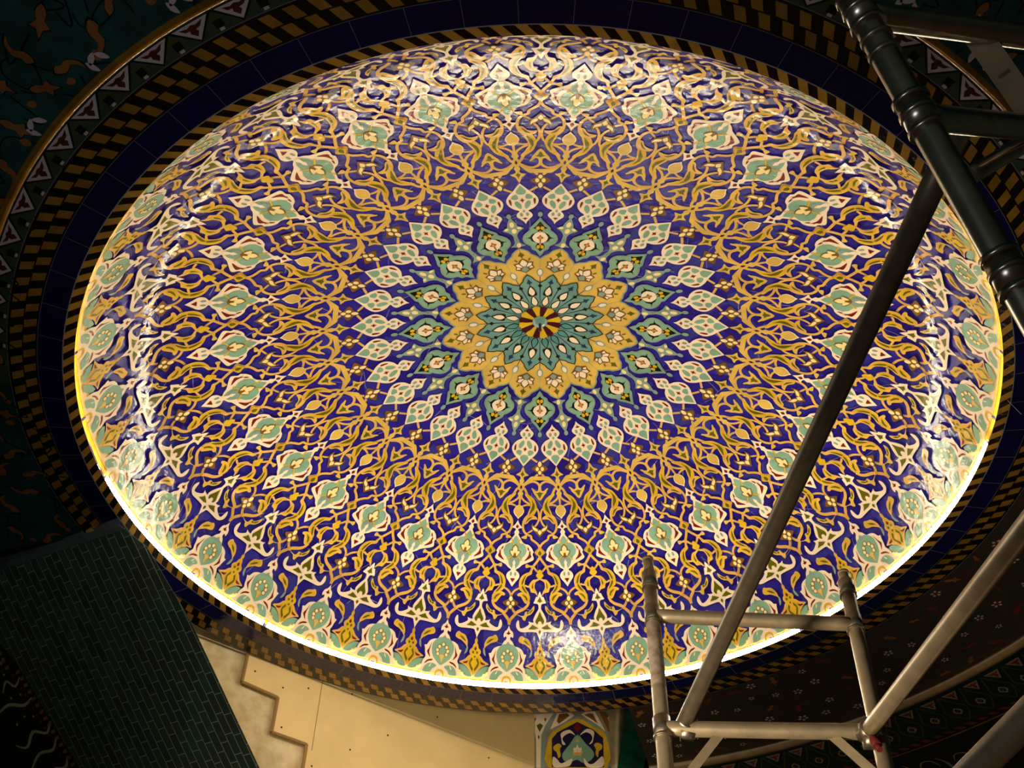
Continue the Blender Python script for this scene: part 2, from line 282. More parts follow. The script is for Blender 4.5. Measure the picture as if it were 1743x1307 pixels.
["F",32,"n",0,0,[[4.39,0.9716],[4.456,0.9734],[4.624,0.9744],[4.829,0.9744],[4.994,0.9734],[5.056,0.9716],[4.991,0.9699],[4.823,0.9688],[4.617,0.9688],[4.451,0.9699]]],
["F",32,"n",0,0,[[4.55,0.9765],[4.615,0.9782],[4.781,0.9793],[4.985,0.9793],[5.149,0.9782],[5.211,0.9765],[5.147,0.9748],[4.98,0.9737],[4.775,0.9737],[4.611,0.9748]]],
["F",32,"f",9,0,[[5.373,0.9629],[5.421,0.9644],[5.547,0.9652],[5.703,0.9652],[5.829,0.9644],[5.877,0.9629],[5.829,0.9615],[5.703,0.9607],[5.547,0.9607],[5.421,0.9615]]],
["F",32,"f",0,0,[[4.76,0.9666],[4.809,0.968],[4.935,0.9689],[5.09,0.9689],[5.215,0.968],[5.262,0.9666],[5.214,0.9652],[5.087,0.9644],[4.932,0.9644],[4.807,0.9652]]],
["F",32,"f",0,0,[[4.474,0.9716],[4.523,0.973],[4.649,0.9738],[4.803,0.9738],[4.926,0.973],[4.973,0.9716],[4.924,0.9703],[4.798,0.9694],[4.644,0.9694],[4.519,0.9703]]],
["F",32,"f",0,0,[[4.632,0.9765],[4.681,0.9779],[4.806,0.9787],[4.959,0.9787],[5.082,0.9779],[5.129,0.9765],[5.08,0.9752],[4.955,0.9744],[4.802,0.9744],[4.678,0.9752]]],
["F",32,"g",2,0,[[5.625,0.9765],[5.143,0.9781],[5.351,0.9808],[5.489,0.985],[5.625,0.9887]]],
["F",32,"s",0,0,[[4.95,0.9922],[4.474,0.9897],[3.662,0.9899],[3.067,0.9938],[2.788,0.9997],[2.962,1.0014],[3.959,1.0009],[4.35,0.9962]]],
["F",32,"c",0,0,[[4.068,0.9897],[3.803,0.9922],[3.675,0.9948],[3.941,0.9933]]],
["F",32,"s",0,0,[[0.2,0.9987],[0.537,0.9942],[1.149,0.9897],[1.764,0.9869],[2.276,0.9858],[2.28,0.9907],[2.012,0.995],[1.676,0.9952],[1.536,0.998],[0.799,0.9999]]],
["F",32,"y",2,0,[[5.625,0.9957],[5.223,0.9962],[4.891,0.9997],[4.83,1.0045],[5.062,1.0045],[5.158,1.0002],[5.625,0.9977]]],
["F",32,"v",1,0,[[0.0,0.9461],[0.255,0.9504],[0.212,0.9545],[0.422,0.9575],[0.546,0.9616],[0.873,0.9644],[1.008,0.9678],[0.817,0.9717],[1.105,0.9733],[1.613,0.9784],[2.525,0.9827],[1.768,0.985],[1.082,0.9889],[0.537,0.9942],[0.0,0.9982]]],
["F",32,"y",1,0,[[0.0,0.9463],[0.142,0.9499],[0.141,0.9546],[0.316,0.9587],[0.628,0.965],[0.765,0.9678],[0.554,0.9717],[0.896,0.9749],[1.369,0.9803],[0.882,0.9866],[0.404,0.9922],[0.0,0.9957]]],
["F",32,"r",1,0,[[0.0,0.9596],[0.224,0.9633],[0.0,0.9658]]],
["F",32,"o",0,0,[[0.501,0.9681],[0.468,0.9692],[0.384,0.9699],[0.282,0.9699],[0.198,0.9692],[0.167,0.9681],[0.199,0.9669],[0.283,0.9663],[0.386,0.9663],[0.469,0.9669]]],
["F",32,"o",1,0,[[0.0,0.9725],[0.173,0.9741],[0.0,0.9757]]],
["F",32,"r",0,0,[[0.961,0.9782],[1.164,0.9803],[1.978,0.9829],[1.295,0.9837]]],
["L",32,"o",0.00374,0,[[0.378,0.9766],[0.737,0.9824],[0.509,0.9871],[0.135,0.9917]]],
["F",32,"v",0,0,[[1.473,0.9553],[1.671,0.95],[2.123,0.9444],[2.886,0.9418],[3.292,0.9398],[3.701,0.9433],[3.764,0.9482],[3.335,0.9509],[2.614,0.953],[2.103,0.9564],[1.776,0.9587],[1.517,0.9618]]],
["F",32,"y",0,0,[[1.725,0.9542],[2.217,0.9471],[2.948,0.9437],[3.38,0.9432],[3.497,0.9475],[2.551,0.9515],[1.893,0.9561]]],
["F",32,"o",0,0,[[1.833,0.9536],[2.355,0.9481],[3.006,0.9461],[2.631,0.9496],[2.192,0.9525]]],
["F",32,"t",0,0,[[1.522,0.9606],[1.74,0.9669],[1.856,0.9719],[1.42,0.9685],[1.321,0.9617]]],
["F",32,"n",1,0,[[0.0,0.4449],[0.848,0.4603],[2.815,0.4744],[1.006,0.4865],[0.0,0.4974]]],
["F",32,"f",9,0,[[0.623,0.4597],[0.499,0.4646],[0.189,0.4677],[-0.189,0.4677],[-0.499,0.4646],[-0.623,0.4597],[-0.509,0.4547],[-0.196,0.4516],[0.196,0.4516],[0.509,0.4547]]],
["F",32,"f",0,0,[[1.399,0.475],[1.285,0.4789],[1.008,0.4813],[0.673,0.4813],[0.404,0.4789],[0.302,0.475],[0.41,0.4711],[0.69,0.4687],[1.033,0.4687],[1.304,0.4711]]],
["F",32,"f",9,0,[[0.537,0.4865],[0.431,0.4901],[0.164,0.4924],[-0.164,0.4924],[-0.431,0.4901],[-0.537,0.4865],[-0.437,0.4829],[-0.168,0.4807],[0.168,0.4807],[0.437,0.4829]]],
["F",32,"c",2,0,[[5.625,0.334],[5.068,0.3416],[3.984,0.3506],[2.932,0.3584],[2.753,0.3649],[3.327,0.3726],[4.049,0.3788],[2.428,0.3856],[1.267,0.3946],[0.624,0.4049],[0.575,0.414],[1.015,0.423],[2.025,0.434],[2.966,0.441],[4.035,0.4513],[4.945,0.461],[5.625,0.468]]],
["F",32,"r",2,0,[[5.625,0.3467],[5.297,0.3513],[4.628,0.3535],[5.625,0.3561]]],
["F",32,"t",0,0,[[4.0,0.3668],[4.114,0.3703],[4.384,0.3725],[4.707,0.3725],[4.964,0.3703],[5.06,0.3668],[4.954,0.3633],[4.683,0.3611],[4.352,0.3611],[4.091,0.3633]]],
["F",32,"s",2,0,[[5.625,0.3726],[5.143,0.3771],[5.625,0.383]]],
["F",32,"s",0,0,[[4.615,0.3856],[3.798,0.3907],[3.182,0.3985],[3.077,0.4075],[3.732,0.4114],[4.507,0.4062],[5.053,0.3972],[5.042,0.3894]]],
["F",32,"s",0,0,[[4.385,0.4191],[3.286,0.4166],[2.312,0.4217],[2.898,0.4294],[3.973,0.4333],[4.406,0.4269]]],
["F",32,"r",0,0,[[1.847,0.3985],[1.452,0.4075],[1.505,0.4178],[2.049,0.4178],[2.1,0.4088]]],
["F",32,"r",2,1,[[5.625,0.4056],[5.341,0.4111],[4.84,0.4133],[5.344,0.4155],[5.625,0.4211]]],
["F",32,"s",2,0,[[5.625,0.4314],[4.575,0.434],[4.148,0.441],[4.534,0.4481],[5.625,0.461]]],
["F",16,"g",0,1,[[0.525,0.1267],[0.085,0.216],[2.214,0.2247],[5.403,0.2334],[6.903,0.2425],[9.099,0.2497],[11.153,0.2546],[11.188,0.1506]]],
["L",16,"t",0.00354,0,[[0.086,0.2147],[2.225,0.2236],[5.419,0.2327],[6.914,0.2421],[9.123,0.2491],[11.167,0.2542]]],
["F",16,"t",3,0,[[11.034,0.2564],[9.228,0.2609],[7.326,0.263],[9.406,0.2702],[10.458,0.2809]]],
["F",16,"f",9,0,[[11.838,0.267],[11.471,0.2713],[10.863,0.2736],[10.238,0.2731],[9.819,0.2699],[9.766,0.2653],[10.113,0.2609],[10.737,0.2585],[11.393,0.2591],[11.814,0.2623]]],
["F",16,"t",3,0,[[10.73,0.2879],[10.046,0.303],[8.64,0.3137],[6.808,0.3222],[9.057,0.3309],[9.529,0.3404],[10.903,0.3585]]],
["L",16,"t",0.00492,0,[[10.627,0.2758],[10.675,0.2876],[10.954,0.3025]]],
["F",16,"f",9,0,[[12.043,0.3167],[11.697,0.3212],[11.121,0.3237],[10.504,0.3231],[10.071,0.3197],[10.009,0.3148],[10.345,0.3101],[10.954,0.3076],[11.596,0.3082],[12.012,0.3117]]],
["F",16,"f",0,0,[[9.507,0.3257],[9.248,0.3276],[8.734,0.3283],[8.159,0.3275],[7.737,0.3254],[7.631,0.323],[7.885,0.321],[8.404,0.3203],[8.988,0.3211],[9.409,0.3232]]],
["F",16,"f",9,0,[[12.11,0.3382],[11.809,0.3434],[11.303,0.3463],[10.78,0.3458],[10.431,0.3421],[10.389,0.3366],[10.679,0.3313],[11.195,0.3284],[11.736,0.3289],[12.086,0.3327]]],
["F",16,"t",9,0,[[12.233,0.3663],[11.957,0.3708],[11.468,0.3732],[10.949,0.3727],[10.591,0.3694],[10.53,0.3646],[10.795,0.3601],[11.292,0.3577],[11.826,0.3582],[12.186,0.3616]]],
["F",16,"t",1,0,[[0.0,0.2247],[1.495,0.2342],[2.403,0.2426],[4.458,0.2489],[5.031,0.2595],[7.267,0.2686],[8.18,0.2776],[8.331,0.2887],[8.288,0.287],[7.462,0.2986],[5.524,0.3096],[4.492,0.3142],[4.189,0.3226],[2.416,0.3348],[1.093,0.3452],[0.0,0.3562]]],
["F",16,"s",1,0,[[0.0,0.2309],[1.1,0.2387],[2.021,0.2452],[3.819,0.253],[4.486,0.2627],[6.772,0.2712],[7.465,0.2789],[7.564,0.2887],[7.496,0.287],[6.78,0.2973],[4.939,0.3064],[3.885,0.3129],[3.44,0.3206],[2.06,0.331],[0.918,0.3413],[0.0,0.3491]]],
["F",16,"t",9,0,[[0.843,0.3652],[0.677,0.3702],[0.258,0.3733],[-0.258,0.3733],[-0.677,0.3702],[-0.843,0.3652],[-0.688,0.3602],[-0.264,0.3571],[0.264,0.3571],[0.688,0.3602]]],
["F",16,"k",1,0,[[0.0,0.242],[1.175,0.2485],[2.341,0.2556],[1.895,0.2647],[1.308,0.2718],[3.87,0.2764],[4.808,0.2857],[6.424,0.2887],[6.45,0.2872],[4.516,0.2922],[3.618,0.2999],[1.181,0.3079],[0.82,0.3109],[1.635,0.3174],[2.962,0.3206],[1.7,0.3264],[0.931,0.3342],[0.0,0.3432]]],
["F",16,"c",1,0,[[0.0,0.2699],[0.876,0.2705],[2.992,0.2783],[3.62,0.2893],[3.489,0.2922],[2.192,0.3032],[0.59,0.3083],[0.0,0.3103]]],
["F",16,"n",1,1,[[0.0,0.2779],[0.526,0.2837],[1.763,0.2883],[0.512,0.2928],[0.0,0.2986]]],
["F",16,"p",9,0,[[0.747,0.288],[0.599,0.2912],[0.228,0.2932],[-0.228,0.2932],[-0.599,0.2912],[-0.747,0.288],[-0.61,0.2848],[-0.235,0.2828],[0.235,0.2828],[0.61,0.2848]]],
["L",16,"n",0.00244,1,[[0.0,0.2973],[0.0,0.3077]]],
["L",16,"n",0.00247,1,[[0.0,0.2712],[0.0,0.2828]]],
["F",16,"y",0,0,[[1.719,0.3209],[1.555,0.3244],[1.152,0.3265],[0.662,0.3265],[0.266,0.3244],[0.115,0.3209],[0.27,0.3174],[0.677,0.3152],[1.178,0.3152],[1.577,0.3174]]],
["F",16,"y",0,0,[[1.961,0.2575],[1.767,0.2611],[1.307,0.2632],[0.753,0.2632],[0.308,0.2611],[0.137,0.2575],[0.315,0.254],[0.782,0.2519],[1.356,0.2519],[1.808,0.254]]],
["F",16,"p",9,0,[[0.392,0.3096],[0.315,0.3119],[0.12,0.3133],[-0.12,0.3133],[-0.315,0.3119],[-0.392,0.3096],[-0.319,0.3073],[-0.122,0.3059],[0.122,0.3059],[0.319,0.3073]]],
["F",16,"p",9,0,[[0.533,0.266],[0.427,0.2687],[0.162,0.2704],[-0.162,0.2704],[-0.427,0.2687],[-0.533,0.266],[-0.435,0.2632],[-0.167,0.2615],[0.167,0.2615],[0.435,0.2632]]],
["F",16,"n",3,1,[[11.28,0.1698],[7.499,0.1785],[4.053,0.1853],[5.138,0.1954],[4.494,0.2056],[7.867,0.207],[9.139,0.2142],[11.208,0.2198]]],
["F",16,"t",3,1,[[11.28,0.1734],[8.4,0.1809],[9.923,0.1896],[11.123,0.1923]]],
["F",16,"c",3,1,[[11.106,0.1936],[10.21,0.1931],[8.655,0.2037],[9.74,0.2106],[11.124,0.2162]]],
["F",16,"c",0,1,[[9.24,0.1903],[6.042,0.1957],[5.597,0.2034],[7.672,0.2045],[9.65,0.1934]]],
["F",16,"c",0,1,[[7.703,0.1852],[4.834,0.1872],[5.954,0.1937],[7.728,0.1898]]],
["F",16,"o",3,1,[[11.151,0.2219],[10.336,0.2282],[9.196,0.2298],[10.112,0.2346],[11.092,0.2417]]],
["L",16,"o",0.00293,0,[[7.575,0.2108],[6.308,0.2194]]],
["F",16,"t",9,0,[[2.879,0.1678],[2.219,0.1759],[0.824,0.1808],[-0.824,0.1808],[-2.219,0.1759],[-2.879,0.1678],[-2.446,0.1598],[-0.953,0.1548],[0.953,0.1548],[2.446,0.1598]]],
["F",16,"c",9,0,[[1.816,0.1687],[1.42,0.1744],[0.531,0.1779],[-0.531,0.1779],[-1.42,0.1744],[-1.816,0.1687],[-1.522,0.1631],[-0.593,0.1596],[0.593,0.1596],[1.522,0.1631]]],
["L",16,"t",0.0028,1,[[0.0,0.1802],[0.0,0.1997],[0.0,0.2127]]],
["F",16,"u",0,1,[[0.0,0.004],[0.64,0.1337],[2.485,0.1378],[5.537,0.1436],[6.851,0.1508],[8.914,0.1568],[11.314,0.1636],[0.0,0.0029]]],
["L",16,"k",0.00221,0,[[0.643,0.1334],[2.479,0.138],[5.528,0.1438],[6.851,0.1508],[8.914,0.1568],[11.365,0.164]]],
["F",16,"k",1,1,[[0.0,0.1121],[1.225,0.1193],[2.923,0.1232],[0.932,0.1265],[0.0,0.1347]]],
["F",16,"a",3,1,[[11.145,0.1253],[10.139,0.1327],[8.144,0.1346],[9.956,0.1399],[11.311,0.1484]]],
["F",16,"k",3,0,[[11.596,0.0887],[8.339,0.0898],[4.633,0.0922],[5.447,0.1042],[8.16,0.1162],[11.016,0.1253]]],
["F",16,"c",3,0,[[11.686,0.091],[8.471,0.0952],[7.119,0.1027],[8.588,0.1124],[11.196,0.121]]],
["F",16,"k",3,0,[[13.005,0.0505],[5.36,0.0581],[2.767,0.0671],[6.404,0.0794],[10.382,0.0892]]],
["F",16,"U",3,0,[[12.659,0.0535],[6.688,0.0603],[5.178,0.0673],[7.561,0.077],[10.388,0.0858]]]]
TUBES={"near_pole": [[0.522, 0.82, 3.484], [0.766, 1.1, 2.678]], "H1": [[0.552, 0.854, 3.386], [0.944, 0.945, 3.472]], "H2": [[0.615, 0.927, 3.176], [0.96, 1.081, 3.389]], "D2": [[0.771, 1.105, 3.275], [0.98, 1.096, 3.433]], "L": [[0.766, 1.066, 3.365], [0.426, 3.124, 3.296]], "U1": [[0.386, 3.223, 4.023], [0.355, 3.003, 2.791]], "U2": [[1.059, 3.155, 3.908], [0.948, 2.892, 2.741]], "R1": [[0.379, 3.174, 3.748], [1.035, 3.099, 3.659]], "R2": [[0.367, 3.091, 3.284], [0.993, 2.999, 3.217]], "D3": [[0.953, 2.984, 3.206], [1.028, 1.638, 3.021]], "D4": [[0.652, 1.656, 2.398], [0.766, 1.392, 2.446]]}
PANEL=[["q",[[-0.088,7.227],[0.874,7.273],[0.857,7.193],[0.693,6.582],[-0.091,6.588]]],["t",[[-0.088,7.223],[0.189,7.221],[0.103,7.085],[0.03,6.922],[0.013,6.587],[-0.018,6.587],[-0.009,6.922],[0.068,7.112],[-0.016,7.143],[-0.088,7.166]]],["c",[[-0.088,7.148],[0.112,7.16],[0.031,7.025],[-0.009,6.922],[-0.017,6.587],[-0.058,6.588],[-0.06,6.889],[-0.084,7.026]]],["o",[[-0.056,7.026],[-0.02,7.051],[0.011,7.025],[-0.025,6.957]]],["n",[[-0.088,7.113],[-0.056,7.104],[-0.076,7.061]]],["n",[[0.016,7.103],[0.048,7.103],[0.031,7.06]]],["o",[[-0.044,6.906],[-0.034,6.927],[-0.023,6.901],[-0.034,6.876]]],["c",[[0.152,7.164],[0.264,7.18],[0.319,7.127],[0.222,7.058],[0.078,6.982]]],["n",[[0.168,7.146],[0.248,7.154],[0.271,7.127],[0.166,7.041],[0.143,7.067]]],["c",[[0.383,7.14],[0.44,7.174],[0.513,7.191],[0.618,6.951],[0.546,7.021]]],["n",[[0.415,7.135],[0.471,7.152],[0.503,7.143],[0.546,7.038],[0.493,7.082]]],["n",[[0.56,7.173],[0.631,7.16],[0.699,7.08],[0.683,6.917],[0.645,6.951]]],["c",[[0.645,7.107],[0.669,7.115],[0.694,7.054],[0.67,6.968]]],["t",[[0.553,7.204],[0.619,7.239],[0.682,7.212],[0.715,7.159],[0.7,7.089],[0.631,7.164],[0.552,7.182]]],["t",[[0.051,6.587],[0.05,6.888],[0.126,6.99],[0.342,7.118],[0.545,7.012],[0.64,6.917],[0.628,6.582]]],["y",[[0.063,6.587],[0.065,6.879],[0.133,6.973],[0.346,7.092],[0.513,6.995],[0.616,6.917],[0.608,6.582]]],["a",[[0.09,6.587],[0.093,6.879],[0.149,6.947],[0.345,7.057],[0.504,6.969],[0.591,6.883],[0.585,6.582]]],["r",[[0.345,7.048],[0.387,6.996],[0.341,6.937],[0.308,6.997]]],["s",[[0.192,6.719],[0.264,6.819],[0.341,6.919],[0.413,6.834],[0.495,6.733],[0.469,6.659],[0.391,6.627],[0.334,6.66],[0.26,6.636],[0.206,6.653]]],["c",[[0.184,6.938],[0.267,6.971],[0.321,6.911],[0.275,6.937],[0.219,6.912],[0.195,6.87],[0.225,6.819],[0.194,6.819],[0.185,6.878]]],["c",[[0.503,6.952],[0.433,6.979],[0.364,6.911],[0.424,6.944],[0.475,6.918],[0.484,6.867],[0.451,6.817],[0.483,6.834],[0.497,6.884]]],["y",[[0.107,6.795],[0.155,6.828],[0.186,6.802],[0.169,6.769],[0.176,6.702],[0.152,6.678],[0.138,6.736],[0.111,6.761]]],["y",[[0.576,6.808],[0.53,6.833],[0.498,6.808],[0.516,6.766],[0.51,6.716],[0.532,6.683],[0.542,6.741],[0.57,6.766]]],["g",[[0.286,6.743],[0.337,6.768],[0.394,6.742],[0.369,6.693],[0.335,6.701],[0.3,6.697]]],["c",[[0.338,6.814],[0.356,6.776],[0.336,6.755],[0.319,6.776]]],["c",[[0.302,6.785],[0.333,6.768],[0.336,6.734],[0.309,6.73],[0.298,6.76]]],["c",[[0.376,6.784],[0.345,6.768],[0.338,6.734],[0.367,6.73],[0.381,6.759]]],["g",[[0.34,6.877],[0.36,6.847],[0.339,6.839],[0.319,6.848]]],["c",[[0.102,6.687],[0.144,6.661],[0.182,6.62],[0.284,6.669],[0.267,6.603],[0.22,6.585],[0.105,6.586]]],["c",[[0.575,6.691],[0.574,6.583],[0.42,6.584],[0.396,6.676],[0.437,6.618],[0.491,6.618]]]]
BRICK={"P0": [-3.0063, 6.1523, 6.5594], "A": [-0.88295, 0.46947, 0.0], "B": [0.38457, 0.72327, -0.57358]}
BRICK_POLY=[[1.64, -0.109], [-0.014, 0.005], [-0.15, 0.22], [-0.218, 0.835], [-0.218, 2.013], [-0.219, 2.609], [1.218, 2.265], [1.297, 1.618], [1.393, 0.701], [1.648, -0.097]]
CAL_POLY=[[1.713, 0.007], [1.526, 0.412], [1.409, 0.696], [1.312, 1.614], [1.244, 2.259], [2.877, 1.869]]
CALLIG=[
([(1.50,.62),(1.56,.66),(1.64,.62),(1.74,.66)],.026),([(1.44,.80),(1.52,.86),(1.58,.80),(1.66,.88)],.022),([(1.42,.98),(1.52,1.02),(1.66,.98),(1.80,1.02)],.028),
([(1.36,1.2),(1.44,1.28),(1.56,1.24),(1.68,1.34),(1.78,1.3)],.026),([(1.38,1.34),(1.46,1.42),(1.60,1.42),(1.74,1.52)],.026),([(1.36,1.5),(1.42,1.58),(1.52,1.56)],.022),
([(1.5,1.62),(1.6,1.7),(1.74,1.66),(1.82,1.76)],.026),([(1.38,1.74),(1.48,1.78),(1.56,1.86)],.022),
([(1.56,.74),(1.575,.75)],.02),([(1.60,.93),(1.615,.94)],.022),([(1.5,.93),(1.515,.935)],.022),([(1.56,1.1),(1.575,1.11)],.022),([(1.48,1.12),(1.495,1.13)],.022),([(1.66,1.14),(1.68,1.15)],.022),([(1.45,1.66),(1.465,1.67)],.02)]
def decode(c): return c
STEP = 0.0009
def dome_edge(r): return 0.03 if r < 0.82 else 0.014
def pol(ph, r): a = math.radians(ph); return np.array([r * math.sin(a), r * math.cos(a)])
def build_dome():
    inl = Inlay()
    # levels: each piece one step above whatever it overlaps
    boxes = []
    for (kind, cell, col, mir, sharp, pts) in PATTERN:
        half = 5.625 if cell == 32 else 11.25
        ph = [p[0] for p in pts]; rr = [p[1] for p in pts]
        r0, r1 = min(rr), max(rr); a, b = min(ph), max(ph)
        ivs = [(a, b), (-b, -a), (2 * half - b, 2 * half - a)]
        lev = 1
        for (c2, iv2, q0, q1, l2) in boxes:
            if q1 < r0 or q0 > r1: continue
            if any(x0 < y1 and y0 < x1 for (x0, x1) in ivs for (y0, y1) in iv2) and c2 != col: lev = max(lev, l2 + 1)
        boxes.append((col, ivs, r0, r1, lev))
    print('levels', max(b[4] for b in boxes))
    for idx, ((kind, cell, col, mir, sharp, pts), bx) in enumerate(zip(PATTERN, boxes)):
        lev = bx[4] + (idx % 8) * .05; half = 5.625 if cell == 32 else 11.25; axis = {1: 0, 2: half, 3: half}.get(mir)
        P = [pol(*p) for p in pts]
        if kind == 'L':
            P = catmull(P, False, 4); tp, tr = ribbon(P, wd_of[id(pts)]); tp, tr = split([np.array(q) for q in tp], tr, dome_edge)
        else:
            if axis is None:
                if not sharp: P = catmull(P, True, 3)
            else:
                if not sharp: P = catmull(P, False, 3)
                ax = math.radians(axis); d = np.array([math.sin(ax), math.cos(ax)])
                Q = [2 * d * (d @ p) - p for p in P][::-1]
                if mir is not None: P = P + Q[(1 if np.linalg.norm(P[-1] - Q[0]) < 1e-4 else 0):]
                if np.linalg.norm(P[0] - P[-1]) < 1e-4: P = P[:-1]
            tr = tessellate_polygon([[Vector((p[0], p[1], 0)) for p in P]])
            tp, tr = split(P, [tuple(t) for t in tr], dome_edge)
        tp = np.array(tp); n = 32 if cell == 32 else 16
        vars_ = [tp] if axis is not None or mir == 9 or (kind == 'L' and sharp) else [tp, tp * np.array([-1, 1])]
        for vi, q in enumerate(vars_):
            for k in range(n):
                a = k * 2 * math.pi / n + A0; c, s = math.cos(a), math.sin(a)
                rot = np.stack([q[:, 0] * c + q[:, 1] * s, -q[:, 0] * s + q[:, 1] * c], 1)
                cc = col
                if col == 'U' and rot[:, 1].mean() < 0.006: cc = 'c'
                inl.add(rot, tr, cc, lev + .45 * vi)
    for k in range(128):
        a0_, a1_ = k * 2 * math.pi / 128, (k + 1) * 2 * math.pi / 128
        P = [(r * math.sin(a), r * math.cos(a)) for r, a in ((.9925, a0_), (.9925, a1_), (1.002, a1_), (1.002, a0_))]
        inl.add(P, [(0, 1, 2), (0, 2, 3)], 'f', 9)
    # fine cracks and joints between the glazed pieces, every sector its own
    rng = random.Random(4)
    for k in range(330):
        r = math.sqrt(rng.uniform(0.30 ** 2, 0.95 ** 2)); a = rng.uniform(0, 2 * math.pi)
        p = np.array([r * math.sin(a), r * math.cos(a)]); d = rng.uniform(0, 2 * math.pi); q = [p]
        for j in range(rng.choice((1, 2, 2, 3))):
            d += rng.uniform(-.5, .5); p = p + np.array([math.cos(d), math.sin(d)]) * rng.uniform(.015, .035); q.append(p)
        inl.line(q, rng.uniform(.0007, .0014), 'w', 0.5, smooth=False)
    # the shell itself
    NR, NA = 130, 384; V = []; F = []
    rs = [1.011 * math.sin(math.pi / 2 * i / NR) ** 0.9 for i in range(NR + 1)]
    V.append(dome_pt(0, 0)); 
    for i in range(1, NR + 1):
        for k in range(NA): a = 2 * math.pi * k / NA; V.append(dome_pt(rs[i] * math.sin(a), rs[i] * math.cos(a)))
    for k in range(NA): F.append((0, 1 + (k + 1) % NA, 1 + k))
    for i in range(NR - 1):
        for k in range(NA):
            a = 1 + i * NA + k; b = 1 + i * NA + (k + 1) % NA; F.append((a, b, b + NA, a + NA))
    nf = len(F); b = len(V)
    V += [dome_pt(p[0], p[1], l * STEP) for p, l in zip(inl.V, inl.L)]
    F += [(f[0] + b, f[1] + b, f[2] + b) for f in inl.F]
    M = [0] * nf + [m + 1 for m in inl.M]
    o = mesh_obj('ceiling', V, F, [TM['base']] + [TM[k] for k in inl.keys], M)
    sm = [True] * nf + [False] * len(inl.F); o.data.polygons.foreach_set('use_smooth', sm)
    tag(o, 'shallow dome covered in blue and gold arabesque tile mosaic with a star at its centre', kind='structure')
    print('dome faces', len(F))
wd_of = {}
for e in PATTERN:
    if e[0] == 'L': wd_of[id(e[5])] = e[3]; e[3] = 0
build_dome()

# boss at the crown, with a short hook below it
boss = bpy.data.objects.new('ceiling_boss', None); COL.objects.link(boss); ap = dome_pt(0, 0); boss.location = ap
tag(boss, 'small grey-green round boss at the very centre of the dome star', 'boss')
V = []; F = []; NS, NK = 10, 32
for i in range(NS + 1):
    t = math.pi / 2 * i / NS; r, z = 0.058 * math.cos(t), -0.010 - 0.030 * math.sin(t)
    V += [(r * math.cos(2 * math.pi * k / NK), r * math.sin(2 * math.pi * k / NK), z) for k in range(NK)]
V += [(0.058 * math.cos(2 * math.pi * k / NK), 0.058 * math.sin(2 * math.pi * k / NK), 0.0) for k in range(NK)]
for i in range(NS):
    for k in range(NK): F.append((i * NK + k, (i + 1) * NK + k, (i + 1) * NK + (k + 1) % NK, i * NK + (k + 1) % NK))
for k in range(NK): F.append(((NS + 1) * NK + k, k, (k + 1) % NK, (NS + 1) * NK + (k + 1) % NK))
mesh_obj('dome_cap', V, F, [TM['u']], parent=boss, smooth=True)
iron = mat('dark_iron', (0.05, 0.03, 0.05), rough=0.5, metal=0.6)
mesh_obj('hook', *join(tube_mesh((0, 0, -0.03), (0, 0, -0.11), 0.010, 12), tube_mesh((-0.012, 0, -0.11), (0.012, 0, -0.11), 0.009, 12)), [iron], parent=boss)
# wedges of the central star: eight gold, eight dark
inl = Inlay()
for k in range(16):
    a = R(11.25 + 22.5 * k) + A0
    w_ = R(11.5) if k % 2 == 0 else R(9.5); h0, h1 = 0.016, 0.055
    P = [(h0 * math.sin(a - w_), h0 * math.cos(a - w_)), (h1 * .93 * math.sin(a - w_), h1 * .93 * math.cos(a - w_)), (h1 * math.sin(a), h1 * math.cos(a)), (h1 * .93 * math.sin(a + w_), h1 * .93 * math.cos(a + w_)), (h0 * math.sin(a + w_), h0 * math.cos(a + w_))]
    inl.fill(P, 'y' if k % 2 == 0 else 'm', 14, smooth=False)
    P = [(h0 * math.sin(a + w_), h0 * math.cos(a + w_)), (h1 * .9 * math.sin(a + w_), h1 * .9 * math.cos(a + w_)), (h1 * .9 * math.sin(a + R(22.5) - w_), h1 * .9 * math.cos(a + R(22.5) - w_)), (h0 * math.sin(a + R(22.5) - w_), h0 * math.cos(a + R(22.5) - w_))]
    inl.fill(P, 'm', 14, smooth=False)
star = inl.build('star_wedges', lambda x, y, l: tuple(Vector(dome_pt(x, y, l * STEP)) - Vector(ap)), TM, parent=boss)

# ---------------- the flat rings round the opening ----------------
DM = {
 'black': tile('black_tile', (26, 18, 16), 0.3), 'mustard': tile('mustard_tile', (168, 124, 48), 0.2), 'cobalt': tile('deep_cobalt_tile', (22, 20, 84), 0.15),
 'joint': mat('tile_joint', s2l(120, 116, 122), rough=0.7), 'moss': tile('moss_tile', (62, 78, 62), 0.15), 'teal': tile('teal_tile', (22, 72, 72), 0.35),
 'white': tile('white_tile', (214, 200, 206), 0.05), 'brown': tile('brown_tile', (84, 40, 24), 0.2), 'gold': tile('old_gold_tile', (138, 96, 26), 0.25),
 'orange': tile('orange_leaf_tile', (146, 96, 50), 0.2), 'inkgreen': tile('ink_green_tile', (8, 22, 26), 0.2), 'lime': tile('olive_tile', (72, 76, 34), 0.2),
 'rust': tile('rust_tile', (120, 50, 34), 0.2), 'green': tile('bottle_green_tile', (22, 66, 50), 0.3),
}
TOP = RIM.z
def ringpt(zoff=0.0):
    return lambda x, y, l: (RIM.x + SC * x, RIM.y + SC * y, TOP - zoff - l * 0.0006)
def arc(r, a0, a1, n):
    return [(r * math.sin(a0 + (a1 - a0) * i / n), r * math.cos(a0 + (a1 - a0) * i / n)) for i in range(n + 1)]
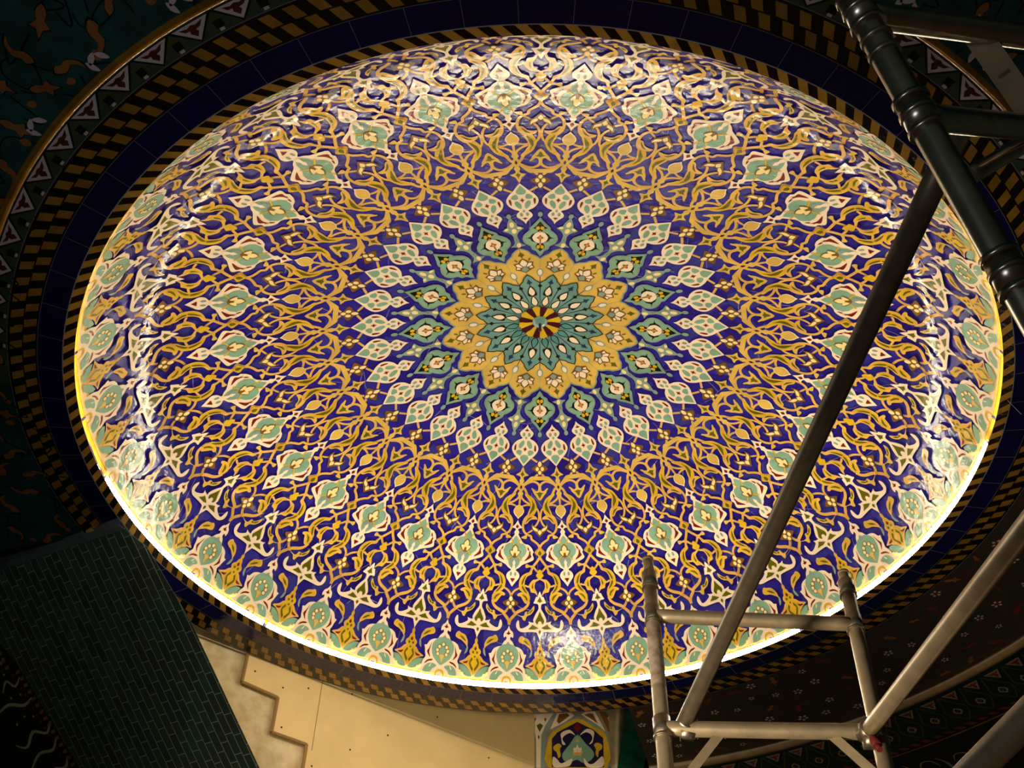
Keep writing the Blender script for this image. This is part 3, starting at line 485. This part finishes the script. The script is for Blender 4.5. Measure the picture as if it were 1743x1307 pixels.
def quad(inl, r0, r1, a0, a1, col, lev, sk=0.0):
    n = max(1, int(math.degrees(abs(a1 - a0)) / 1.2)); A = arc(r0, a0, a1, n); B = arc(r1, a0 + sk, a1 + sk, n)
    inl.add(A + B, [t for i in range(n) for t in ((i, i + 1, n + 1 + i), (i + 1, n + 2 + i, n + 1 + i))], col, lev)
TAU = 2 * math.pi
# stripes
inl = Inlay(); quad(inl, 1.0, 1.022, 0, TAU, 'black', 0)
N = 160
for k in range(N):
    a = k * TAU / N; quad(inl, 1.0005, 1.0205, a, a + TAU / N * .5, 'mustard', 1, sk=TAU / N * .46)
quad(inl, 1.0205, 1.0225, 0, TAU, 'joint', 2)
# lip body
b = len(inl.V)
t = inl.build('trim_1', lambda x, y, l: (RIM.x + SC * x, RIM.y + SC * y, TOP + SC * .005 * max(0, min(1, (1.022 - math.hypot(x, y)) / .022)) - l * .0006), DM); tag(t, 'ring of slanted yellow and black stripes round the dome opening', kind='structure')
V = []; F = []; NA = 256
for rr, zz in ((1.0, 0.015), (1.0, 0.018), (1.010, 0.018)):
    V += [(RIM.x + SC * rr * math.sin(TAU * k / NA), RIM.y + SC * rr * math.cos(TAU * k / NA), TOP + zz) for k in range(NA)]
for i in range(2):
    for k in range(NA): F.append((i * NA + k, i * NA + (k + 1) % NA, (i + 1) * NA + (k + 1) % NA, (i + 1) * NA + k))
tag(mesh_obj('trim_2', V, F, [mat('lip_plaster', s2l(200, 170, 120), rough=0.8)]), 'thin plaster lip that carries the light strips', kind='structure')
# blue tiles
inl = Inlay(); quad(inl, 1.0225, 1.071, 0, TAU, 'cobalt', 0)
N = 74
for k in range(N): a = (k + .35) * TAU / N; quad(inl, 1.0225, 1.071, a, a + 0.0012, 'joint', 1)
quad(inl, 1.0700, 1.0712, 0, TAU, 'joint', 1)
tag(inl.build('trim_3', ringpt(), DM), 'ring of large dark blue tiles round the opening', kind='structure')
# double checker
inl = Inlay(); quad(inl, 1.0712, 1.128, 0, TAU, 'black', 0); N = 160
for k in range(N):
    a = k * TAU / N; s = TAU / N
    quad(inl, 1.0745, 1.0975, a, a + s * .48, 'mustard', 1, sk=s * .30); quad(inl, 1.1, 1.123, a + s * .60, a + s * 1.08, 'mustard', 1, sk=s * .30)
quad(inl, 1.1275, 1.129, 0, TAU, 'joint', 1)
tag(inl.build('trim_4', ringpt(), DM), 'ring of two rows of yellow and black lozenges', kind='structure')

def wedge_tri(inl, r0, r1, a, wa, cols, lev=2):
    # pointed tile with a scroll inside: base on the inner side, tip outward
    def q(u, v): rr = r0 + (r1 - r0) * v; an = a + wa * u; return (rr * math.sin(an), rr * math.cos(an))
    inl.fill([q(-.62, -.06), q(.62, -.06), q(0, 1.12)], cols[0], lev, smooth=False)
    inl.fill([q(-.5, 0), q(.5, 0), q(0, 1)], cols[1], lev + 1, smooth=False)
    inl.fill([q(-.33, .10), q(-.12, .20), q(0, .12), q(.12, .20), q(.33, .10), q(.22, .34), q(.10, .36), q(.12, .52), q(0, .78), q(-.10, .55), q(-.06, .42), q(-.2, .36)], cols[2], lev + 2, smooth=False)
# triangle band (near and side arcs)
a0, a1 = R(112), R(258)
inl = Inlay(); quad(inl, 1.129, 1.169, a0, a1, 'moss', 0)
step = R(4.2); k0 = R(-151.54) + TAU
n0 = int((k0 - a0) / step) - 0
for k in range(-n0 + 1, int((a1 - k0) / step)):
    a = k0 + k * step
    wedge_tri(inl, 1.1655, 1.134, a, step * .84, ('inkgreen', 'white', 'brown'))
    am = a + step / 2
    quad(inl, 1.136, 1.150, am - step * .10, am + step * .10, 'inkgreen', 2)
    quad(inl, 1.131, 1.136, am - step * .06, am + step * .05, 'white', 2)
    quad(inl, 1.150, 1.156, am - step * .2, am + step * .2, 'lime', 1)
tag(inl.build('trim_5', ringpt(0.001), DM), 'moss green band with white pointed tiles above the lozenge ring', kind='structure')
V = []; F = []; NA = 200; prof = [(1.168, 0.0), (1.1705, .010), (1.176, .016), (1.1815, .010), (1.184, 0.0)]
for (rr, zz) in prof:
    V += [(RIM.x + SC * rr * math.sin(a0 + (a1 - a0) * k / NA), RIM.y + SC * rr * math.cos(a0 + (a1 - a0) * k / NA), TOP - zz - .001) for k in range(NA + 1)]
for i in range(len(prof) - 1):
    for k in range(NA): F.append((i * (NA + 1) + k, i * (NA + 1) + k + 1, (i + 1) * (NA + 1) + k + 1, (i + 1) * (NA + 1) + k))
tag(mesh_obj('trim_6', V, F, [DM['gold']], smooth=True), 'old gold moulding outside the pointed tiles', kind='structure')

# arabesque ceiling field, from the rings outward
def rin(a):      # inner edge of the field by azimuth (degrees)
    a = (a + 180) % 360 - 180; b = abs(a)
    if b >= 140: return 1.184
    if b >= 108: return 1.122 + (b - 108) / 32 * 0.062
    return 1.120
def in_gap(a): a = (a + 180) % 360 - 180; return -76 < a < 13
inl = Inlay(); n = 0
aa = list(range(13, 285, 1)) 
for i in range(len(aa) - 1):
    x0, x1 = aa[i], aa[i + 1]
    for j in range(8):
        def rr(x, j): r0 = rin(x); return r0 + (2.5 - r0) * j / 8
        P = [(rr(x0, j) * math.sin(R(x0)), rr(x0, j) * math.cos(R(x0))), (rr(x1, j) * math.sin(R(x1)), rr(x1, j) * math.cos(R(x1))),
             (rr(x1, j + 1) * math.sin(R(x1)), rr(x1, j + 1) * math.cos(R(x1))), (rr(x0, j + 1) * math.sin(R(x0)), rr(x0, j + 1) * math.cos(R(x0)))]
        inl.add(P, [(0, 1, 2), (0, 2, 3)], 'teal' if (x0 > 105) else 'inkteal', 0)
DM['inkteal'] = mat('brown_haze_arabesque_glaze', s2l(46, 50, 44), rough=0.4, col2=s2l(66, 46, 34), scale=5, bump=0.1)  # brown glare haze mixed into the dark colour of this side
rng = random.Random(11)
def xf(P, c, s, th):
    ct, st_ = math.cos(th) * s, math.sin(th) * s
    return [(c[0] + p[0] * ct - p[1] * st_, c[1] + p[0] * st_ + p[1] * ct) for p in P]
LEAF = [(-1, .15), (-.55, .42), (-.1, .38), (.35, .12), (.8, .35), (1.1, .75), (1.0, .2), (.6, -.12), (.15, -.3), (-.3, -.1), (-.65, -.25)]
LEAF2 = [(-.9, 0), (-.4, .3), (.1, .22), (.5, .55), (.62, .2), (1.2, .05), (.6, -.15), (.45, -.5), (.05, -.2), (-.4, -.28)]
placed = []
tries = 0
while len(placed) < 800 and tries < 30000:
    tries += 1
    az = rng.uniform(14, 284); r = rng.uniform(rin(az) + .03, 1.5)
    if az < 105 and not (r < 1.47): continue
    c = (r * math.sin(R(az)), r * math.cos(R(az)))
    md = .064 if az > 105 else .062
    if any((c[0] - p[0]) ** 2 + (c[1] - p[1]) ** 2 < md * md for p in placed): continue
    placed.append(c); th = rng.uniform(0, TAU)
    if az > 105:
        s = rng.uniform(.024, .031)
        L = LEAF if rng.random() < .6 else LEAF2
        inl.fill(xf(L, c, s * 1.15, th), 'inkgreen', 2); inl.fill(xf(L, c, s, th), 'orange', 3, n=2)
        cu = []; 
        for j in range(9): t = j / 8; cu.append((1.0 + 2.2 * math.sin(t * 2.6), .5 + 2.0 * t * (1 - .4 * t)))
        inl.line(xf(cu, c, s, th), .0032, 'inkgreen', 1, n=2)
        cu = [(-1, 0), (-1.6, -.5), (-2.1, -1.2), (-1.9, -2.0), (-1.2, -2.3)]
        inl.line(xf(cu, c, s, th), .0028, 'inkgreen', 1, n=2)
        if rng.random() < .45: inl.fill(xf([(-.3, 0), (0, .25), (.35, .1), (.3, -.2), (0, -.28)], (c[0] + rng.uniform(-.03, .03), c[1] + .03), s, th), 'orange', 3)
    else:
        s = rng.uniform(.008, .014); q = rng.random()
        if q < .55:
            for j in range(5): t = th + j * TAU / 5; inl.fill(xf([(-.5, 0), (0, .38), (.5, 0), (0, -.38)], (c[0] + s * .8 * math.cos(t), c[1] + s * .8 * math.sin(t)), s * .8, t), 'white', 2, n=2)
            inl.fill(xf([(-.5, 0), (0, .5), (.5, 0), (0, -.5)], c, s, th), 'rust', 3)
        elif q < .8: inl.fill(xf(LEAF, c, s * 1.8, th), 'rust', 2)
        else: inl.fill(xf(LEAF2, c, s * 1.8, th), 'orange', 2)
        inl.line(xf([(1, .5), (2, 1.5), (3.4, 1.6), (4.2, .6)], c, s, th), .002, 'lime', 1)
# white fleurs hanging over the gold moulding
for az in (-143.2, -134.5, -124.5, -152, 151, 143, 134):
    for j, (du, dr, th) in enumerate(((-.012, .016, 2.4), (.004, .026, 1.0), (.012, .008, -.4))):
        a = R(az) + du; r = 1.192 + dr * .6; c = (r * math.sin(a), r * math.cos(a)); inl.fill(xf([(-1, 0), (0, .42), (1, .1), (0, -.42)], c, .013, th + R(90 - az)), 'white', 4)
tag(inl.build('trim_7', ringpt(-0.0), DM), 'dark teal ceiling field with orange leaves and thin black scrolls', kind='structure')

# outer gold moulding and the band of pointed tiles beyond, on the right
o0, o1 = R(13), R(100)
V = []; F = []; NA = 160; SEG = 10
for k in range(NA + 1):
    a = o0 + (o1 - o0) * k / NA
    for j in range(SEG + 1):
        t = math.pi * j / SEG; rr = 1.515 + .017 * math.cos(t); V.append((RIM.x + SC * rr * math.sin(a), RIM.y + SC * rr * math.cos(a), TOP - .055 * math.sin(t)))
for k in range(NA):
    for j in range(SEG): q = k * (SEG + 1) + j; F.append((q, q + 1, q + SEG + 2, q + SEG + 1))
tag(mesh_obj('trim_8', V, F, [mat('dull_brass_moulding', s2l(118, 98, 66), rough=0.35, var=.15)], smooth=True), 'dull brass half-round moulding crossing the right of the ceiling', kind='structure')
inl = Inlay(); quad(inl, 1.535, 1.775, o0, o1, 'deep', 0); DM['deep'] = tile('deep_green_tile', (30, 42, 30), 0.3)
st2 = R(2.68); k0 = R(46.19)
DM['dimwhite'] = tile('dim_white_tile', (150, 136, 118), 0.1)  # white tile with the dimness of the right band put into its colour
for k in range(-12, 20):
    a = k0 + k * st2
    if a < o0 + .03 or a > o1 - .03: continue
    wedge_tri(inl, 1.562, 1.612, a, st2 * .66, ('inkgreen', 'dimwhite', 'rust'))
    am = a + st2 * .5; c = (1.668 * math.sin(am), 1.668 * math.cos(am)); th = -am
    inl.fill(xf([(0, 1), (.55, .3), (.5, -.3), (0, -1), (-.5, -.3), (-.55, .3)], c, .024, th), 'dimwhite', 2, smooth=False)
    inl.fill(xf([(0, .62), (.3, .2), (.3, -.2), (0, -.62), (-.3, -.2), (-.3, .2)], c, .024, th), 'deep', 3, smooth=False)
    inl.fill(xf([(0, .3), (.16, 0), (0, -.3), (-.16, 0)], c, .024, th), 'rust', 4, smooth=False)
    inl.line([(rr * math.sin(am + da), rr * math.cos(am + da)) for rr, da in ((1.56, 0), (1.62, .012), (1.66, .02), (1.70, .012), (1.735, 0))], .004, 'lime', 1)
    inl.line([(rr * math.sin(am - da), rr * math.cos(am - da)) for rr, da in ((1.56, 0), (1.62, .012), (1.66, .02), (1.70, .012), (1.735, 0))], .004, 'lime', 1)
quad(inl, 1.745, 1.775, o0, o1, 'black', 1)
for k in range(70):
    a = o0 + k * (o1 - o0) / 70; quad(inl, 1.749, 1.771, a, a + .011, 'rust', 2, sk=.008)
quad(inl, 1.782, 1.79, o0, o1, 'gold', 1); quad(inl, 1.775, 2.3, o0, o1, 'black', 0)
# white lettering strokes on the black frieze
for k in range(26):
    a = o0 + .05 + k * .055; r = rng.uniform(1.83, 1.9)
    P = [(rr * math.sin(a + da), rr * math.cos(a + da)) for rr, da in ((r, 0), (r + .05, .008), (r + .12, .004), (r + .17, -.02))]
    inl.line(P, .008, 'dimwhite', 1, taper=True)
    P = [(rr * math.sin(a + da), rr * math.cos(a + da)) for rr, da in ((r + .06, .02), (r + .02, .03), (r + .03, .045), (r + .08, .05))]
    inl.line(P, .006, 'dimwhite', 1, taper=True)
tag(inl.build('trim_9', ringpt(.012), DM), 'dark green band of small pointed tiles and lozenges with a black frieze beyond', kind='structure')

# ---------------- beige wall panels ----------------
bP, bH, bN = Vector((-2.1983, 8.1145, 0)), Vector((0.76604, 0.64279, 0)), Vector((-0.64279, 0.76604, 0))
def bw(u, z, off=0.0): return tuple(Vector((bP.x, bP.y, 0)) + bH * u - bN * off + Vector((0, 0, z)))
plaster = mat('rough_plaster', s2l(206, 180, 130), rough=0.9, col2=s2l(230, 210, 168), scale=9, bump=0.5)
board = mat('smooth_board', s2l(238, 206, 142), rough=0.6, var=.05, scale=3, bump=.05)
edge_m = mat('board_edge', s2l(150, 118, 66), rough=0.7)
V = [bw(.88, 4.6), bw(2.751, 4.6), bw(2.751, 7.5), bw(-1.3, 7.5), bw(-1.3, 7.22), bw(-.855, 6.69), bw(-.036, 5.703)]
tag(mesh_obj('wall_back', V, [tuple(range(7))], [plaster]), 'rough sand coloured plaster wall under the dome ring', kind='structure')
steps = [(-.313, 7.45), (-.313, 6.338), (.022, 6.318), (.022, 6.012), (.345, 6.012), (.345, 5.70), (.66, 5.70), (.66, 5.40), (.98, 5.40), (.98, 4.6), (2.748, 4.6), (2.748, 7.45)]
n = len(steps); V = [bw(u, z, .03) for u, z in steps] + [bw(u, z, 0.001) for u, z in steps]
F = [tuple(range(n))] + [(i, (i + 1) % n, (i + 1) % n + n, i + n) for i in range(n)]
board_o = mesh_obj('wall_board', V, F, [board, edge_m], [0] + [1] * n)
tag(board_o, 'smooth beige board with a stepped left edge on the wall below the dome', 'wall board')
ms = []
for i in range(0, 8):
    (u0, z0), (u1, z1) = steps[i], steps[i + 1]
    ms.append(tube_mesh(bw(u0, z0, .03), bw(u1, z1, .03), .014, 10))
mesh_obj('edge_bead', *join(*ms), [edge_m], parent=board_o, smooth=False)
mesh_obj('seam', *box_mesh(bw(.40, 6.6, .0305), bH * .003, Vector((0, 0, .62)), bN * .0006), [edge_m], parent=board_o)
scr = []
for i, (u, z) in enumerate(((-.22, 6.47), (.05, 6.42), (.28, 6.5), (.7, 6.6), (1.1, 6.35), (1.6, 6.7), (.75, 6.1), (1.15, 5.95), (1.75, 6.2), (2.2, 6.5), (.1, 6.08), (.42, 5.85))):
    scr.append(tube_mesh(bw(u, z, .031), bw(u, z, .0335), .008, 10))
mesh_obj('screw_heads', *join(*scr), [mat('screw', (.05, .04, .03), rough=.5, metal=.5)], parent=board_o)

# ---------------- tiled panel with the pointed arch ----------------
PY = 9.883
PM = {'q': tile('taupe_tile', (150, 142, 118), .15), 'a': tile('violet_navy_tile', (44, 34, 70), .2)}
PM.update({k: TM[k] for k in 'tconrysgkf'})
inl = Inlay()
for i, (c, P) in enumerate(PANEL):
    inl.fill(P, c, i + 1, smooth=(c in 'csy' and len(P) > 5 and i > 14), n=3, edge=9)
inl.fill([(-.088, 4.6), (.66, 4.6), (.66, 6.59), (-.088, 6.59)], 'q', 1, smooth=False, edge=9)
inl.fill([(.05, 4.6), (.63, 4.6), (.63, 6.588), (.05, 6.588)], 't', 2, smooth=False, edge=9)
inl.fill([(.063, 4.6), (.61, 4.6), (.61, 6.588), (.063, 6.588)], 'y', 3, smooth=False, edge=9)
inl.fill([(.09, 4.6), (.585, 4.6), (.585, 6.588), (.09, 6.588)], 'a', 4, smooth=False, edge=9)
panel = inl.build('tiled_niche_panel', lambda x, z, l: (x, PY - l * .0008, z), PM)
tag(panel, 'tall tiled panel with a pointed arch and floral motif beside the beige board', 'tile panel')
V = []; F = []
for i in range(13):
    t = i / 12; a = -1.2 + 2.6 * t; x = .655 + .11 * t; y = PY - .02 - .05 * math.cos(a)
    for z in (4.6, 7.4): V.append((x + (z - 6.58) * .16 * t, y, z))
for i in range(12): F.append((2 * i, 2 * i + 2, 2 * i + 3, 2 * i + 1))
mesh_obj('glazed_corner', V, F, [tile('glazed_corner_tile', (178, 168, 140), .2, rough=.08)], parent=panel, smooth=True)
# dark green reveal
V = [(.640, PY - .09, 6.2), (.869, PY - .09, 7.35), (1.16, PY + .1, 7.35), (.86, PY + .1, 6.2), (.33, PY - .09, 4.6), (.50, PY + .1, 4.6)]
tag(mesh_obj('wall_reveal', V, [(0, 1, 2, 3), (4, 0, 3, 5)], [DM['green']]), 'slanting dark green reveal right of the tiled panel', kind='structure')

# ---------------- green brick soffit ----------------
kP, kA, kB = Vector(BRICK['P0']), Vector(BRICK['A']), Vector(BRICK['B']); kN = kA.cross(kB)
if kN.z > 0: kN = -kN
def kw(u, v, l): return tuple(kP + kA * u + kB * v + kN * (l * .001))
DM['brick'] = mat('green_glazed_brick', s2l(48, 84, 68), rough=0.28, col2=s2l(60, 72, 60), scale=3, bump=.2)
DM['brick2'] = mat('green_glazed_brick_dark', s2l(40, 68, 60), rough=0.28, col2=s2l(54, 64, 52), scale=3, bump=.2)
DM['grey'] = mat('grey_mortar', s2l(176, 180, 164), rough=.8)
inl = Inlay()
inl.fill(BRICK_POLY, 'grey', 0, smooth=False, edge=9)
from mathutils.geometry import intersect_point_tri_2d
bp_tris = [[BRICK_POLY[i] for i in t] for t in tessellate_polygon([[Vector((*p, 0)) for p in BRICK_POLY]])]
def inside(u, v): return any(intersect_point_tri_2d(Vector((u, v)), Vector(t[0]), Vector(t[1]), Vector(t[2])) for t in bp_tris)
rb = random.Random(3); bwid, blen = .066, .165
for i in range(-5, 32):
    off = (0, .5, .25, .75)[i % 4] * blen + rb.uniform(-.02, .02)
    for j in range(-2, 20):
        u0 = i * bwid; v0 = j * blen + off; u1, v1 = u0 + bwid - .006, v0 + blen - .006
        cs = [(u0, v0), (u1, v0), (u1, v1), (u0, v1)]; key = 'brick' if rb.random() < .5 else 'brick2'
        # clip to the edge of the soffit
        poly = BRICK_POLY
        def clip(sub, a, b):
            o = []; 
            def sd(p): return (b[0] - a[0]) * (p[1] - a[1]) - (b[1] - a[1]) * (p[0] - a[0])
            for q in range(len(sub)):
                p0, p1 = sub[q - 1], sub[q]; s0, s1 = sd(p0), sd(p1)
                if (s0 >= 0) != (s1 >= 0): t = s0 / (s0 - s1); o.append((p0[0] + (p1[0] - p0[0]) * t, p0[1] + (p1[1] - p0[1]) * t))
                if s1 >= 0: o.append(p1)
            return o
        for T3 in bp_tris:
            if (T3[1][0] - T3[0][0]) * (T3[2][1] - T3[0][1]) - (T3[1][1] - T3[0][1]) * (T3[2][0] - T3[0][0]) < 0: T3 = T3[::-1]
            o = cs
            for q in range(3):
                if len(o) > 2: o = clip(o, T3[q], T3[(q + 1) % 3])
            if len(o) > 2: inl.add(o, [(0, q, q + 1) for q in range(1, len(o) - 1)], key, 3)
DM['slate'] = tile('slate_band', (70, 84, 88), .15)
inl.fill([(1.69, -.14), (-.01, -.005), (-.03, .05), (1.65, -.03)], 'slate', 5, smooth=False, edge=9)
tag(inl.build('wall_left', kw, DM), 'sloping soffit of dark green glazed bricks with pale joints', kind='structure')
# lettered black frieze beyond the bricks
inl = Inlay(); 
DM['letter'] = tile('pale_letter_tile', (170, 165, 140), .1)
inl.fill(CAL_POLY[:-1] + [(6.0, 1.3), (6.0, -1.0)], 'black', 0, smooth=False, edge=9)
for i in range(30):
    t = i / 30; v = .45 + t * 1.75; u = 1.50 - .1 * t if v < .7 else 1.41 - (v - .7) * .105
    inl.fill([(u, v), (u + .045, v + .01), (u + .05, v + .035), (u + .005, v + .03)], 'orange', 2, smooth=False, edge=9)
    inl.fill([(u + .06, v + .02), (u + .09, v + .02), (u + .095, v + .045), (u + .065, v + .045)], 'brown', 2, smooth=False, edge=9)
for (P, wd) in CALLIG:
    inl.line(P, wd, 'letter', 2, taper=True)
tag(inl.build('wall_frieze', lambda u, v, l: kw(u, v, l - 8), DM), 'black frieze with flowing white lettering at the lower left', kind='structure')

# ---------------- light strips ----------------
led = bpy.data.materials.new('light_strip'); led.use_nodes = True
nt = led.node_tree; nt.nodes.clear(); em = nt.nodes.new('ShaderNodeEmission'); em.inputs[0].default_value = (1.0, 0.87, 0.66, 1); em.inputs[1].default_value = LED_STRENGTH
out = nt.nodes.new('ShaderNodeOutputMaterial'); nt.links.new(em.outputs[0], out.inputs[0])
case = mat('strip_housing', (.7, .68, .6), rough=.4)
def strip(a0, a1, zlo, zhi, label, rr=1.002):
    root = bpy.data.objects.new('light_strip', None); COL.objects.link(root)
    am = (a0 + a1) / 2; root.location = (RIM.x + SC * rr * math.sin(am), RIM.y + SC * rr * math.cos(am), TOP + zlo * SC)
    tag(root, label, 'light strip', 'warm white light strips inside the lip of the dome')
    n = max(4, int(abs(a1 - a0) / R(1.2))); L = root.location
    def P(a, r, z): return (RIM.x + SC * r * math.sin(a) - L.x, RIM.y + SC * r * math.cos(a) - L.y, TOP + z * SC - L.z)
    V = []; F = []
    for i in range(n + 1):
        a = a0 + (a1 - a0) * i / n; V += [P(a, rr + .002, zlo), P(a, rr - .0018, zhi)]
    for i in range(n): F.append((2 * i, 2 * i + 1, 2 * i + 3, 2 * i + 2))
    mesh_obj('diffuser', V, F, [led], parent=root)
    V = []; F = []
    for i in range(n + 1):
        a = a0 + (a1 - a0) * i / n; V += [P(a, rr + .0026, zlo - .0008), P(a, rr - .0013, zhi + .0008), P(a, rr + .002, zhi + .0008), P(a, rr + .005, zlo - .0008)]
    for i in range(n):
        for j in range(4): q = 4 * i; F.append((q + j, q + (j + 1) % 4, q + 4 + (j + 1) % 4, q + 4 + j))
    F += [(0, 1, 2, 3), tuple(4 * n + j for j in (3, 2, 1, 0))]
    mesh_obj('housing', V, F, [case], parent=root)
strip(R(-85.3), R(-47.9), .0085, .0225, 'glowing warm white strip on the left of the lower dome rim')
strip(R(-47.2), R(44.2), .0085, .0225, 'longest glowing strip along the bottom of the dome rim')
strip(R(46.2), R(91), .0085, .0225, 'glowing warm white strip on the right of the lower dome rim')
strip(R(93), R(178), .006, .0135, 'strip tucked behind the rim on the near right', 1.0065)
strip(R(182), R(273), .006, .0135, 'strip tucked behind the rim on the near left', 1.0065)
# ---------------- scaffold ----------------
alu = mat('scuffed_aluminium', s2l(178, 158, 128), rough=.42, metal=.4, var=.12, scale=20, bump=.06)
alud = mat('dull_aluminium', s2l(150, 138, 120), rough=.45, metal=.5, var=.18, scale=25, bump=.06)
cast = mat('cast_coupler', s2l(160, 148, 130), rough=.4, metal=.85, var=.2, scale=40, bump=.15)
red = mat('red_bolt', s2l(120, 40, 30), rough=.5)
polish = mat('polished_aluminium', s2l(186, 176, 160), rough=.27, metal=.95, var=.15, scale=25, bump=.04)
sc_root = bpy.data.objects.new('scaffold_tower', None); COL.objects.link(sc_root); sc_root.location = (.7, 2.0, 0)
tag(sc_root, 'metal tube scaffold tower with ladder frame and diagonal braces in front of the dome', 'scaffold')
OFF = Vector(sc_root.location)
def loc(v): return [tuple(Vector(p) - OFF) for p in v]
def part(name, mf, m, label=None, smooth=True, parent=None):
    V, F = mf; o = mesh_obj(name, loc(V), F, [m], parent=parent or sc_root, smooth=False)
    if smooth:
        for p in o.data.polygons: p.use_smooth = len(p.vertices) == 4
    if label: o['label'] = label
    return o
def tube(name, a, b, r=.0242, m=alu, ext0=0, ext1=0, label=None):
    a, b = Vector(a), Vector(b); d = (b - a).normalized(); return part(name, tube_mesh(a - d * ext0, b + d * ext1, r, 32, rings=12), m, label)
def collar(c, axis, r=.0242, L=.07, rims=True, m=cast, parent=None, name='coupler'):
    c = Vector(c); d = Vector(axis).normalized(); ms = [tube_mesh(c - d * L / 2, c + d * L / 2, r + .0035, 32)]
    if rims:
        for s in (-1, -.1, 1): ms.append(tube_mesh(c + d * (L / 2 * s - .005), c + d * (L / 2 * s + .005), r + .0065, 32))
    return part(name, join(*ms), m, parent=parent)
T = TUBES
ax = lambda k: Vector(T[k][1]) - Vector(T[k][0])
npole = tube('standard', T['near_pole'][0], T['near_pole'][1], r=.0245, m=polish, label='darkest and nearest leaning tube')
for c in ((.55, .852, 3.391), (.614, .926, 3.18), (.701, 1.025, 2.894)): collar(c, ax('near_pole'), .0245, .062, m=polish)
for c in ((.568, .872, 3.333), (.577, .883, 3.303)): collar(c, ax('near_pole'), .0245, .008, rims=False)
tube('ledger', *T['H1'], r=.0235, m=polish); tube('ledger', *T['H2'], r=.0235, m=polish)
tube('brace', *T['D2'], r=.0165, m=polish)
tube('brace', *T['L'], r=.0242, m=mat('shaded_aluminium_tube', s2l(118, 106, 88), rough=.45, metal=.55, var=.15, scale=25, bump=.05), label='long diagonal tube crossing in front of the dome')  # shade on this tube is put into a darker, browner metal colour
u1d, u2d = ax('U1').normalized(), ax('U2').normalized()
lower = lambda k: (Vector(T[k][0]), Vector(T[k][1]) + ax(k).normalized() * ((T[k][1][2]) / abs(ax(k).normalized().z)))
for k in ('U1', 'U2'):
    a, b = lower(k); tube('standard', a + ax(k).normalized() * .07, b, r=.0242)
    top = Vector(T[k][0]); d = ax(k).normalized()
    part('spigot', join(tube_mesh(top, top + d * .085, .019, 28), tube_mesh(top, top + d * .012, .0205, 28)), alu)
for c, k in (((.383, 3.203, 3.91), 'U1'), ((.379, 3.174, 3.748), 'U1'), ((.367, 3.091, 3.284), 'U1'), ((1.051, 3.136, 3.825), 'U2'), ((1.035, 3.099, 3.659), 'U2'), ((.993, 2.999, 3.217), 'U2')):
    collar(c, ax(k), .0242, .075 if k == 'U1' else .07, rims=False); collar(Vector(c) + ax(k).normalized() * .034, ax(k), .0262, .008, rims=False)
tube('rung', *T['R1']); tube('rung', *T['R2'])
tube('brace', *T['D3'], r=.0242, label='diagonal tube rising to the right edge')
tube('brace', *T['D4'], r=.0242)
def flat(name, a, b, w, t, m, slot=False, face=None):
    a, b = Vector(a), Vector(b); d = (b - a); L = d.length; d.normalize(); f = (Vector(face) if face else Vector((0, 0, 1.6)) - (a + b) / 2).normalized(); x = d.cross(f).normalized(); z = x.cross(d).normalized()
    return part(name, box_mesh((a + b) / 2, d * L / 2, x * w / 2, z * t / 2), m, smooth=False), (d, x, z, (a + b) / 2)
(pl, fr) = flat('brace_plate', (.762, .898, 3.447), (.918, 1.062, 3.352), .045, .008, alu)
d, x, z, c = fr
part('slot', box_mesh(c + d * .0 - d * .01, d * .0035, x * .011, z * .0046), mat('slot_shadow', (.12, .10, .07), rough=.7), smooth=False, parent=pl)
flat('flat_brace', (.546, 3.065, 3.262), (.35, 3.094, 3.04), .028, .008, alu)
flat('flat_brace', (.852, 3.02, 3.230), (1.0, 2.981, 3.02), .028, .008, alu)
# swivel clamps where the diagonals meet the ladder frame
for c, k, k2 in (((.440, 3.085, 3.298), 'L', 'R2'), ((.955, 2.965, 3.205), 'D3', 'R2')):
    c = Vector(c); da = ax(k).normalized()
    o = part('clamp', join(tube_mesh(c - da * .03, c + da * .03, .031, 28), box_mesh(c + Vector((.0, 0, -.03)), (.02, 0, 0), (0, .022, 0), (0, 0, .02))), cast)
part('bolt', join(tube_mesh((.958, 2.955, 3.185), (.958, 2.925, 3.135), .0145, 6), tube_mesh((.958, 2.929, 3.142), (.958, 2.915, 3.118), .009, 12)), red, label='short dark red bolt under the right clamp')
part('peeling_tape', tube_mesh((.3775, 3.166, 3.705), (.371, 3.118, 3.44), .0247, 32, caps=False, rings=4), mat('peeling_label', s2l(196, 176, 160), rough=.75, col2=s2l(150, 118, 92), scale=30, bump=.3), label='torn pale label on the left upright')
# ---------------- hall shell ----------------
carpet = mat('floor_carpet', s2l(120, 92, 70), rough=.95, var=.2, scale=12)
shell = mat('hall_wall_green', s2l(70, 92, 80), rough=.6, var=.2, scale=2)
def pl_(name, V, m): return tag(mesh_obj(name, V, [(0, 1, 2, 3)], [m]), kind='structure')
X, Y0_, Y1_, Z = 7.6, -3.2, 13.2, 6.59
pl_('floor', [(-X, Y0_, 0), (X, Y0_, 0), (X, Y1_, 0), (-X, Y1_, 0)], carpet)
pl_('wall_west', [(-X, Y0_, 0), (-X, Y1_, 0), (-X, Y1_, 8.6), (-X, Y0_, 8.6)], shell)
pl_('wall_east', [(X, Y0_, 0), (X, Y1_, 0), (X, Y1_, 8.6), (X, Y0_, 8.6)], shell)
pl_('wall_front', [(-X, Y0_, 0), (X, Y0_, 0), (X, Y0_, 8.6), (-X, Y0_, 8.6)], shell)
pl_('wall_far', [(-X, Y1_, 0), (X, Y1_, 0), (X, Y1_, 8.6), (-X, Y1_, 8.6)], shell)
pl_('trim_10', [(-X, Y0_, 8.6), (X, Y0_, 8.6), (X, Y1_, 8.6), (-X, Y1_, 8.6)], shell)
